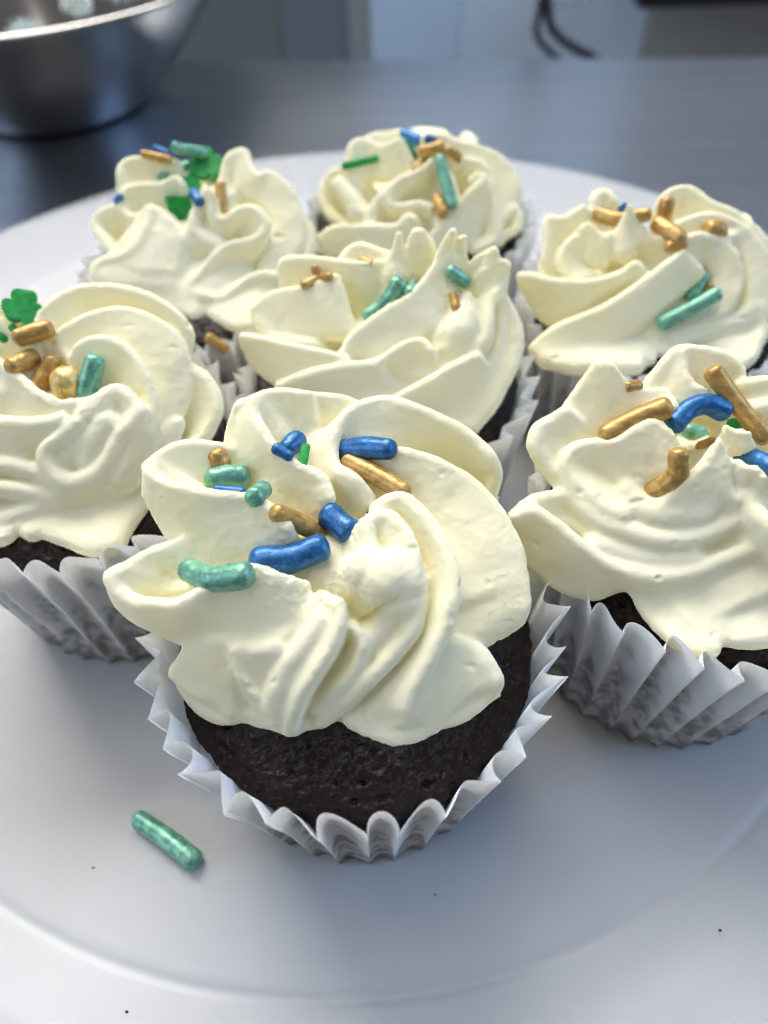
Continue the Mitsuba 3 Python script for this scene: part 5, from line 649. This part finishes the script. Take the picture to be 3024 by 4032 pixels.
# ---------------------------------------------------------------- sprinkles: kind, shape, centre line (mm), radius, facing, label
SPRINKLES = [
  ('mint', 'rod', [[-18.76, 53.09, 43.63], [-17.43, 53.56, 43.35], [-15.98, 53.96, 43.0]], 1.36, [0.23, -0.63, 0.74], 'thick mint rod high in the left petal of the front cupcake, above a blue one'),
  ('gold', 'rod', [[-18.53, 55.91, 44.45], [-18.24, 55.37, 43.49]], 1.15, [0.27, -0.73, 0.63], 'short gold stub behind the thick mint rod, left petal of front cupcake'),
  ('blue', 'rod', [[-17.62, 49.91, 45.28], [-15.11, 49.75, 44.89]], 0.73, [0.2, -0.26, 0.95], 'blue rod half hidden under the thick mint rod of the front cupcake'),
  ('mint', 'rod', [[-13.48, 48.63, 45.52], [-12.98, 50.39, 44.66]], 1.06, [-0.07, -0.49, 0.87], 'small mint stub beside the thick mint rod of the front cupcake'),
  ('gold', 'rod', [[-11.11, 47.11, 44.65], [-9.43, 47.48, 42.53], [-7.26, 47.72, 40.31]], 1.06, [-0.14, -0.46, 0.88], 'gold rod sunk in the centre of the front cupcake, behind the long blue one'),
  ('blue', 'rod', [[-13.13, 43.29, 41.37], [-10.27, 43.6, 41.12], [-7.05, 44.68, 41.52]], 1.59, [0.08, -0.67, 0.74], 'long bent blue rod lying across the centre left of the front cupcake'),
  ('blue', 'rod', [[-5.85, 48.83, 41.78], [-3.92, 46.85, 41.6]], 1.43, [0.4, -0.33, 0.86], 'stubby blue rod stuck in the middle of the front cupcake'),
  ('mint', 'rod', [[-20.24, 42.17, 41.77], [-17.93, 40.54, 42.62], [-14.02, 39.92, 43.82]], 1.35, [0.15, -0.58, 0.8], 'curved mint rod in the lowest left petal of the front cupcake'),
  ('blue', 'rod', [[-4.3, 56.98, 43.6], [-1.83, 56.07, 44.72], [0.66, 54.89, 45.67]], 1.27, [-0.03, -0.58, 0.81], 'horizontal blue rod at the back of the front cupcake, above a gold one'),
  ('gold', 'rod', [[-3.77, 55.27, 43.38], [-1.07, 53.2, 43.58], [2.11, 50.58, 43.47]], 1.1, [-0.1, -0.73, 0.68], 'bent gold rod slanting over the back right folds of front cupcake'),
  ('blue', 'rod', [[-10.57, 56.32, 44.86], [-9.62, 57.73, 44.72]], 1.17, [0.18, -0.56, 0.81], 'blue stub standing in the top petal of the front cupcake'),
  ('blue', 'rod', [[-11.51, 54.59, 46.6], [-10.16, 53.86, 46.13]], 0.66, [0.16, -0.49, 0.86], 'dark blue piece peeking out left of the standing blue stub, front cupcake'),
  ('green', 'flat', [[-8.42, 55.23, 46.03], [-8.81, 53.17, 45.26]], 0.52, [-0.01, -0.47, 0.88], 'thin green sliver right of the blue stub in the front cupcake'),
  ('green', 'shamrock', [[-48.0, 83.29, 45.8]], 2.66, [0.42, -0.47, 0.78], 'green shamrock on the top of the left cupcake'),
  ('green', 'flat', [[-50.73, 80.21, 43.65], [-48.98, 80.59, 44.5]], 0.81, [0.17, -0.63, 0.76], 'small green tip poking out below the shamrock of the left cupcake'),
  ('gold', 'rod', [[-47.55, 78.67, 44.61], [-44.23, 80.04, 44.8]], 1.25, [0.49, -0.48, 0.73], 'brownish gold rod just below the shamrock, left cupcake'),
  ('gold', 'rod', [[-47.93, 74.65, 43.0], [-46.7, 77.52, 42.11]], 1.24, [0.5, -0.53, 0.69], 'pale gold rod left of the dark gold one on the left cupcake'),
  ('gold', 'rod', [[-45.59, 73.98, 40.18], [-44.74, 75.52, 40.91], [-43.97, 77.01, 41.71]], 1.13, [0.36, -0.67, 0.65], 'dark gold rod standing beside the gold pearl on the left cupcake'),
  ('gold', 'ball', [[-41.43, 73.71, 40.72]], 2.26, [0.05, -0.42, 0.91], 'rough round gold sugar pearl in the hollow of the left cupcake'),
  ('mint', 'rod', [[-38.97, 72.72, 39.87], [-38.08, 74.13, 41.49], [-37.42, 75.19, 42.91]], 1.37, [0.23, -0.68, 0.69], 'bent mint rod beside the gold pearl on the left cupcake'),
  ('gold', 'rod', [[26.74, 59.55, 42.05], [29.82, 60.42, 43.71], [32.91, 60.71, 44.99]], 1.32, [-0.28, -0.69, 0.67], 'long gold rod on the left top of the right cupcake'),
  ('blue', 'rod', [[34.83, 60.53, 42.71], [36.67, 61.99, 43.5], [38.84, 62.59, 43.68], [40.94, 62.29, 42.9]], 1.31, [-0.27, -0.78, 0.57], 'arched blue rod on top of the right cupcake'),
  ('mint', 'rod', [[40.63, 66.6, 34.81], [42.73, 67.62, 34.41]], 1.24, [-0.24, -0.16, 0.96], 'mint stub under the arched blue rod, right cupcake'),
  ('gold', 'rod', [[39.98, 65.58, 45.88], [42.78, 62.33, 43.38], [45.54, 59.14, 41.3]], 1.13, [-0.38, -0.75, 0.54], 'longest gold rod, slanting down across the right cupcake to the photo edge'),
  ('green', 'flat', [[43.04, 62.7, 40.21], [43.78, 61.65, 41.25]], 0.62, [-0.61, -0.6, 0.52], 'green chip under the longest gold rod, right cupcake'),
  ('gold', 'rod', [[33.31, 54.54, 43.5], [33.41, 53.53, 41.51], [32.54, 53.34, 39.78], [31.35, 53.59, 38.31]], 1.2, [-0.03, -0.62, 0.78], 'bent gold rod on the front of the right cupcake'),
  ('gold', 'rod', [[39.75, 61.04, 37.9], [41.25, 61.87, 37.65]], 0.81, [-0.63, -0.09, 0.77], 'small dark gold end behind the cream spike of the right cupcake'),
  ('blue', 'rod', [[43.01, 57.36, 39.95], [43.45, 55.2, 41.34], [44.31, 52.25, 42.4]], 1.25, [-0.19, -0.4, 0.9], 'blue rod of the right cupcake, cut by the edge of the photo'),
  ('gold', 'rod', [[29.29, 63.82, 45.68], [30.58, 64.27, 45.38]], 0.77, [-0.08, -0.56, 0.82], 'tiny gold tip behind the left cream peak, right cupcake'),
  ('mint', 'rod', [[-1.15, 87.72, 39.69], [0.85, 88.31, 40.95], [2.51, 89.22, 42.75], [3.07, 89.56, 43.73]], 1.29, [-0.09, -0.82, 0.57], 'bent mint rod on the front of the middle cupcake'),
  ('mint', 'rod', [[4.62, 88.5, 42.85], [5.37, 90.37, 42.96]], 0.96, [-0.45, -0.49, 0.75], 'short mint rod behind the bent one, middle cupcake'),
  ('gold', 'rod', [[-8.92, 92.88, 44.6], [-8.17, 92.42, 43.81]], 0.75, [0.01, -0.87, 0.49], 'brown gold stub, upper one of the pile on the left of the middle cupcake'),
  ('gold', 'rod', [[-10.4, 90.36, 43.54], [-8.73, 91.88, 43.41]], 0.74, [-0.02, -0.72, 0.69], 'brown gold rod, lower left one of the pile on the middle cupcake'),
  ('gold', 'rod', [[-7.74, 91.6, 43.86], [-6.73, 90.8, 44.48]], 0.68, [-0.05, -0.75, 0.66], 'brown gold end, right one of the pile on the middle cupcake'),
  ('mint', 'rod', [[10.58, 89.93, 45.3], [12.67, 89.9, 43.53]], 1.0, [0.15, -0.84, 0.52], 'mint rod between the cream spikes of the middle cupcake'),
  ('gold', 'rod', [[10.86, 87.82, 42.92], [11.14, 85.91, 42.07]], 0.66, [-0.17, -0.62, 0.77], 'ochre gold bit in the crack right of the middle cupcake tallest spike'),
  ('gold', 'rod', [[-2.05, 94.69, 44.6], [-0.7, 93.58, 44.63]], 0.61, [0.02, -0.82, 0.58], 'gold rod behind the back lip of the middle cupcake'),
  ('mint', 'rod', [[-33.94, 126.64, 47.67], [-29.69, 128.62, 45.73]], 0.98, [0.2, -0.56, 0.81], 'pale mint rod, highest one on the back left cupcake'),
  ('mint', 'rod', [[-37.23, 125.01, 43.2], [-33.0, 128.16, 43.87]], 0.92, [0.11, -0.74, 0.66], 'mint rod pointing left under the shamrock, back left cupcake'),
  ('blue', 'rod', [[-37.45, 127.05, 47.37], [-35.49, 126.59, 46.58]], 0.72, [0.27, -0.45, 0.85], 'blue rod behind the highest mint rod, back left cupcake'),
  ('gold', 'rod', [[-39.44, 126.06, 47.01], [-35.14, 125.61, 46.06]], 0.72, [0.15, -0.71, 0.69], 'gold rod on the left rim of the back left cupcake'),
  ('green', 'shamrock', [[-29.62, 128.11, 43.46]], 3.21, [0.11, -0.46, 0.88], 'big green shamrock on the heap of the back left cupcake'),
  ('green', 'shamrock', [[-31.95, 124.29, 42.4]], 1.8, [0.36, -0.47, 0.81], 'small dark green shamrock below the big one, back left cupcake'),
  ('green', 'square', [[-33.74, 119.47, 40.59]], 2.42, [0.2, -0.89, 0.42], 'square green chip on the front of the back left cupcake'),
  ('blue', 'rod', [[-30.69, 119.76, 42.89], [-29.77, 117.99, 42.38]], 0.96, [0.15, -0.83, 0.54], 'blue stub beside the square green chip, back left cupcake'),
  ('blue', 'rod', [[-44.74, 121.07, 41.45], [-43.95, 121.22, 42.01]], 0.64, [-0.08, -0.78, 0.62], 'blue tip at the left outer side of the back left cupcake'),
  ('gold', 'rod', [[-26.43, 121.68, 43.17], [-26.23, 118.56, 40.65]], 1.04, [0.2, -0.84, 0.5], 'rough gold rod standing in the centre of the back left cupcake'),
  ('green', 'flat', [[-5.28, 132.89, 40.72], [0.59, 133.8, 41.47]], 0.69, [-0.19, -0.86, 0.48], 'thin green chip at the left of the back centre cupcake'),
  ('blue', 'rod', [[6.32, 143.3, 41.66], [8.79, 140.97, 41.29]], 1.17, [-0.45, -0.76, 0.48], 'blue rod on the very top of the back centre cupcake'),
  ('blue', 'rod', [[10.27, 136.01, 43.78], [11.47, 135.75, 43.36]], 0.86, [-0.03, -0.85, 0.52], 'blue bit right of the top blue rod, back centre cupcake'),
  ('green', 'flat', [[6.16, 135.87, 43.48], [7.91, 135.69, 40.48]], 0.7, [-0.16, -0.77, 0.61], 'green chip hanging below the top blue rod, back centre cupcake'),
  ('gold', 'rod', [[9.03, 134.54, 42.14], [12.58, 134.42, 43.0]], 1.04, [-0.27, -0.84, 0.47], 'brown gold rod lying across the top of the back centre cupcake'),
  ('gold', 'rod', [[13.91, 133.68, 42.53], [15.8, 133.17, 41.53]], 0.95, [-0.1, -0.84, 0.53], 'lumpy gold bit right of the top, back centre cupcake'),
  ('gold', 'rod', [[7.93, 132.7, 39.88], [9.91, 134.31, 40.35]], 0.87, [0.06, -0.96, 0.27], 'gold rod half buried below the brown one, back centre cupcake'),
  ('mint', 'rod', [[12.2, 130.26, 42.54], [12.99, 127.13, 40.24], [14.17, 123.71, 37.65]], 1.11, [-0.3, -0.83, 0.47], 'long mint rod slanting down the front of the back centre cupcake'),
  ('gold', 'rod', [[11.41, 125.85, 37.51], [12.5, 122.97, 36.35]], 1.2, [-0.27, -0.77, 0.58], 'gold rod beside the lower end of the long mint rod, back centre cupcake'),
  ('gold', 'rod', [[35.84, 108.11, 43.3], [37.48, 106.33, 43.43], [42.08, 104.17, 45.04]], 1.11, [0.07, -0.82, 0.57], 'gold rod passing behind the thin spike of the back right cupcake'),
  ('blue', 'rod', [[38.62, 106.34, 44.84], [38.97, 105.75, 45.81]], 0.51, [-0.25, -0.53, 0.81], 'tiny blue tip above the thin spike, back right cupcake'),
  ('gold', 'rod', [[46.74, 108.72, 44.47], [46.54, 107.93, 42.58]], 1.27, [-0.09, -0.9, 0.43], 'upright gold rod on the top of the back right cupcake'),
  ('gold', 'rod', [[44.56, 104.45, 43.13], [46.72, 100.59, 42.92]], 1.4, [-0.26, -0.68, 0.68], 'gold rod lying in front of the upright one, back right cupcake'),
  ('gold', 'rod', [[45.46, 100.15, 41.9], [47.48, 100.47, 42.19]], 0.94, [-0.28, -0.92, 0.26], 'gold rod under the lying one, back right cupcake'),
  ('gold', 'rod', [[52.73, 103.72, 42.41], [54.13, 103.7, 42.14]], 1.62, [-0.18, -0.82, 0.54], 'gold rod seen end on, right side of the back right cupcake'),
  ('mint', 'rod', [[49.77, 96.43, 35.4], [51.82, 98.71, 37.35]], 0.97, [-0.07, -0.78, 0.62], 'upper mint rod of the crossed pair, back right cupcake'),
  ('mint', 'rod', [[44.35, 91.58, 34.04], [48.52, 93.0, 35.43], [52.5, 94.4, 36.91]], 1.17, [-0.26, -0.63, 0.73], 'lower longer mint rod of the crossed pair, back right cupcake'),
  ('gold', 'rod', [[52.27, 97.74, 35.95], [52.86, 97.38, 36.51]], 0.66, [-0.6, -0.43, 0.67], 'gold bit behind the crossed mint rods, back right cupcake'),
  ('mint', 'rod', [[-34.58, 29.45, 1.26], [-30.82, 27.13, 1.33], [-26.62, 24.26, 1.3]], 1.32, [0.16, -0.14, 0.98], 'single mint rod lying on the bare plate'),
  ('gold', 'rod', [[-28.0, 97.26, 29.67], [-25.75, 96.49, 28.18]], 0.93, [-0.01, -0.8, 0.59], 'gold rod fallen between the back left cake and its paper case')]
def tube_mesh(path, r, seed, ends=0.75, flat=1.0, nrm=None):
    """A slightly uneven sugar rod with rounded ends along the curve path."""
    rng = np.random.default_rng(seed)
    p = np.array(path, float)
    if len(p) == 1: p = np.vstack([p, p + [0.01, 0, 0]])
    c = curve(p, n=26)
    t = np.gradient(c, axis=0); t /= np.linalg.norm(t, axis=1, keepdims=True)
    a = np.cross(t, nrm if nrm is not None else [0.2, 0.1, 1.0]); a /= np.linalg.norm(a, axis=1, keepdims=True)
    b = np.cross(t, a)
    cap = 9; q = np.linspace(0, np.pi / 2, cap)
    C, R = [], []
    for k in range(cap - 1): C.append(c[0] - t[0] * r * ends * math.cos(q[k])); R.append(max(math.sin(q[k]) ** 0.75, 0.02))
    for k in range(len(c)): C.append(c[k]); R.append(1)
    for k in range(cap - 2, -1, -1): C.append(c[-1] + t[-1] * r * ends * math.cos(q[k])); R.append(max(math.sin(q[k]) ** 0.75, 0.02))
    ia = np.r_[np.zeros(cap - 1, int), np.arange(len(c)), np.full(cap - 1, len(c) - 1)]
    C, R = np.array(C), np.array(R)
    s = np.linspace(0, 1, len(R)); R = R * (1 + 0.045 * np.sin(s * rng.uniform(4, 9) + rng.uniform(0, 6)) + 0.05 * rng.uniform(-1, 1) * (s - .5))
    n = 28; ang = np.arange(n) * 2 * np.pi / n
    V = C[None] + r * R[None, :, None] * (np.cos(ang)[:, None, None] * a[ia][None] + flat * np.sin(ang)[:, None, None] * b[ia][None])
    v = V.reshape(-1, 3); f = grid_faces(n, len(R), True)
    nn = vnormals(v, f)
    v = v + nn * ((meshkit.fbm(v * 1.1 + seed * 3.3, 3, seed) - .5) * 0.09 * r)[:, None]
    return v, f

def chip_mesh(shape, centre, r, nrm, seed):
    """A flat sugar shape: rounded outline, thick as a coin, its face turned to nrm."""
    rng = np.random.default_rng(seed)
    from shapely.geometry import Point, Polygon
    from shapely import union_all
    if shape == 'shamrock':
        lobes = [Point(0.5 * math.cos(a) , 0.5 * math.sin(a)).buffer(0.43) for a in np.radians([90, 210, 330])]
        lobes += [Point(0.62 * math.cos(a + s), 0.62 * math.sin(a + s)).buffer(0.36) for a in np.radians([90, 210, 330]) for s in (-0.42, 0.42)]
        g = union_all(lobes + [Polygon([(-.09, 0), (.09, 0), (.26, -1.05), (.08, -1.1)])]).buffer(.05).buffer(-.05)
    else:
        g = Polygon([(-.95, .8), (.75, .85), (1.0, -.25), (.1, -1.1), (-.7, -.55)]).buffer(-.12).buffer(.12)
    g = g.simplify(0.02)
    m = trimesh.creation.extrude_polygon(g, 0.34, engine='earcut')
    v, f = trimesh.remesh.subdivide_to_size(m.vertices, m.faces, 0.16)
    mm = trimesh.Trimesh(v, f); mm.merge_vertices(); v, f = np.array(mm.vertices), np.array(mm.faces)
    v[:, 2] += 0.22 * (v[:, 0] * 0.8 + 0.4 * v[:, 1]) ** 2
    v = v * r
    n = np.array(nrm, float); n /= np.linalg.norm(n); a = np.cross([0, 0.3, 1.0], n); a /= np.linalg.norm(a); b = np.cross(n, a)
    w = rng.uniform(-.5, .5); a, b = a * math.cos(w) + b * math.sin(w), -a * math.sin(w) + b * math.cos(w)
    v = v @ np.array([a, b, n]) + centre
    return v + vnormals(v, f) * ((meshkit.fbm(v * 1.5 + seed, 3, seed) - .5) * .1)[:, None], f

NAME = {'rod': '{}_rod_sprinkle', 'flat': 'green_chip_sprinkle', 'shamrock': 'green_shamrock_sprinkle', 'square': 'green_chip_sprinkle', 'ball': 'gold_pearl_sprinkle'}
for i, (col, shape, path, r, nrm, label) in enumerate(SPRINKLES):
    key = numbered(NAME[shape].format(col))
    if shape in ('rod', 'ball'): m = tube_mesh(path, r, 100 + i, 0.75 if shape == 'rod' else 0.9)
    elif shape == 'flat': m = tube_mesh(path, r, 100 + i, 0.8, 0.4, nrm)
    else: m = chip_mesh(shape, np.array(path[0]), r, nrm, 100 + i)
    put(key, m, 'm_pale_gold' if shape == 'ball' else 'm_' + col, label, 'sprinkle', 'sprinkles on and around the cupcakes')

# ---------------------------------------------------------------- bowl, what stands behind the table
BX, BY = -120.0, 301.0
out = [(0.01, TABLE_Z + .4), (33, TABLE_Z + .4)] + [(34 + 39 * u ** 0.95, TABLE_Z + 0.6 + 41 * u ** 1.1) for u in np.linspace(0.01, 1, 44)]
top_r, top_z = out[-1]
lip = [(top_r + 1.0, top_z + .5), (top_r + 2.6, top_z + .7), (top_r + 3.0, top_z + 1.4), (top_r + 2.4, top_z + 2.0), (top_r + .8, top_z + 1.9), (top_r - .6, top_z + 1.2)]
inn = [(r - 1.0, z + 1.0) for r, z in out[::-1][1:-1]] + [(0.01, TABLE_Z + 1.6)]
put('mixing_bowl', lathe(out + lip + inn, 220, (BX, BY)), 'm_bowl', 'brushed steel mixing bowl at the back left of the table', 'bowl', smooth=50)
def crumple(c, size, seed, mat, key, label):
    """A crumpled piece of clear film: a small folded sheet."""
    rng = np.random.default_rng(seed); n = 16
    u, w = np.meshgrid(np.linspace(-1, 1, n), np.linspace(-1, 1, n), indexing='ij')
    p = np.stack([u * size[0], w * size[1], 0 * u], -1)
    p[..., 2] = size[2] * (np.abs(((u * 1.7 + w * .6 + 9) % 1.0) - .5) * 2 + np.abs(((w * 1.9 - u * .8 + 9.3) % 1.0) - .5) * 1.4 - .5)
    p[..., :2] += rng.normal(0, .5, (n, n, 2))
    p = p.reshape(-1, 3); p[:, 2] += (meshkit.fbm(p * .3 + seed, 3, seed) - .5) * 6
    put(key, (p + np.array(c), grid_faces(n, n)), mat, label, 'plastic film', smooth=25)
scene['m_film'] = dict(type='principledthin', base_color=rgb(.85, .9, .88), roughness=.12, spec_trans=.35, diff_trans=.6, eta=1.5)
crumple((-104, 250, 29.5), (4, 3, 2.5), 3, 'm_film', 'plastic_film', 'small pale crumple of plastic film just behind the bowl rim')
crumple((-88, 259, 33), (3.2, 6.5, 6), 5, 'm_film', 'plastic_film_001', 'slanting pale green strip of plastic film in the steel bowl')
crumple((-78, 268, 35), (7, 6, 5), 8, 'm_film', 'plastic_film_002', 'bluish bright piece of plastic film, rightmost in the steel bowl')

# the cabinet beyond the table: steel doors and a light panel, seen blurred
def paint(key, c, rough=.35, metal=0.0):
    scene[key] = two(dict(type='principled', base_color=rgb(*c), roughness=rough, metallic=metal, specular=.5))
paint('m_dark_door', (.22, .225, .20)); paint('m_grey_door', (.25, .27, .29)); paint('m_black_door', (.225, .235, .25))
paint('m_beige', (.38, .38, .36)); paint('m_pale', (.70, .81, .92)); paint('m_pale2', (.78, .87, .95)); paint('m_tan', (.46, .45, .42)); paint('m_black', (.012, .010, .010))
WY = 560.0
labels['storage_cabinet'] = dict(label='blurred cabinet of dark and pale blue doors behind the steel table', category='cabinet')
def door(name, px0, px1, mat, z0=-420, z1=420, y=WY, d=18, label=None):
    k = numbered('storage_cabinet__' + name)
    put(k, slab(px0, px1, y, y + d, z0, z1, 2.0), mat, label, smooth=40)
put('storage_cabinet__carcass', slab(-900, 900, WY + 22, WY + 320, -440, 440, 2.0), 'm_dark_door', smooth=40)
for x0, x1, m in ((-900, -60.4, 'm_dark_door'), (-60, -14.4, 'm_black_door'), (-14, 1, 'm_beige'), (1.4, 63, 'm_pale'), (63.4, 190, 'm_pale2'), (190.4, 900, 'm_tan')):
    door('door', x0, x1, m)
put('floor', slab(-2500, 2500, -2500, 2500, -930, -900, 0), 'm_grey_door', kind='structure', smooth=False)

cb = curve([(99, 500, 160), (98, 484, 30), (97, 472, -22), (97, 470, -33), (96, 470, -40), (98, 470, -45), (103, 470, -50), (111, 470, -56), (120, 470, -66)], n=70)
cc = curve([(104, 500, 160), (103, 484, 30), (101, 473, -22), (102, 470, -34), (105, 470, -40), (112, 470, -46), (121, 470, -51), (132, 470, -56), (143, 470, -66)], n=70)
cd = curve([(101, 472, -36), (103, 471, -32.5), (107, 470, -30), (114, 470, -28), (124, 471, -26), (140, 474, -20), (150, 490, 30)], n=50)
def cable(c, r):
    t = np.gradient(c, axis=0); t /= np.linalg.norm(t, axis=1, keepdims=True)
    a = np.cross(t, [0, 1, 0.1]); a /= np.linalg.norm(a, axis=1, keepdims=True); b = np.cross(t, a); g = np.arange(12) * np.pi / 6
    return (c[:, None] + r * (np.cos(g)[None, :, None] * a[:, None] + np.sin(g)[None, :, None] * b[:, None])).transpose(1, 0, 2).reshape(-1, 3), grid_faces(12, len(c), True)
scene['m_cable'] = two(dict(type='principled', base_color=rgb(.03, .03, .035), roughness=.5, specular=.4))
put('power_cable', cable(cb, 2.0), 'm_cable', 'dark blurred cable hanging behind the table, left branch', 'cable')
put('power_cable_001', cable(cc, 2.6), 'm_cable', 'dark blurred cable curving right behind the table, right branch', 'cable')
put('power_cable_002', cable(cd, 0.9), 'm_beige', 'thin pale cable branching right from the dark ones behind the table', 'cable')
put('wall_shelf', slab(158, 420, 488, 558, -38, -10, 3), 'm_black', 'black blurred shelf edge at the top right beyond the table', 'shelf', smooth=40)

def crumb(c, r, seed):
    m = trimesh.creation.icosphere(2, r); v = np.array(m.vertices)
    return v * (1 + (meshkit.noise(v / r * 1.3 + seed, seed)[:, None] - .5) * .9) * [1, .8, .7] + c, np.array(m.faces)
for i, (x, y, z, r, m, lab) in enumerate(((39.4, 14.2, 1.7, .18, 'm_cake', 'tiny dark crumb on the plate rim at the lower right'), (-40.0, 23.9, .15, .14, 'm_cake', 'tiny dark crumb on the plate left of the loose mint rod'),
        (5.0, 19.4, .12, .12, 'm_cake', 'tiny crumb on the plate in front of the front cupcake'), (-32.2, 8.0, .5, .18, 'm_cake', 'tiny brown crumb at the lower left of the plate, near the bottom of the photo'))):
    put(numbered('crumb'), crumb(np.array([x, y, z]), r, i + 3), m, lab, 'crumb', 'crumbs on the plate')
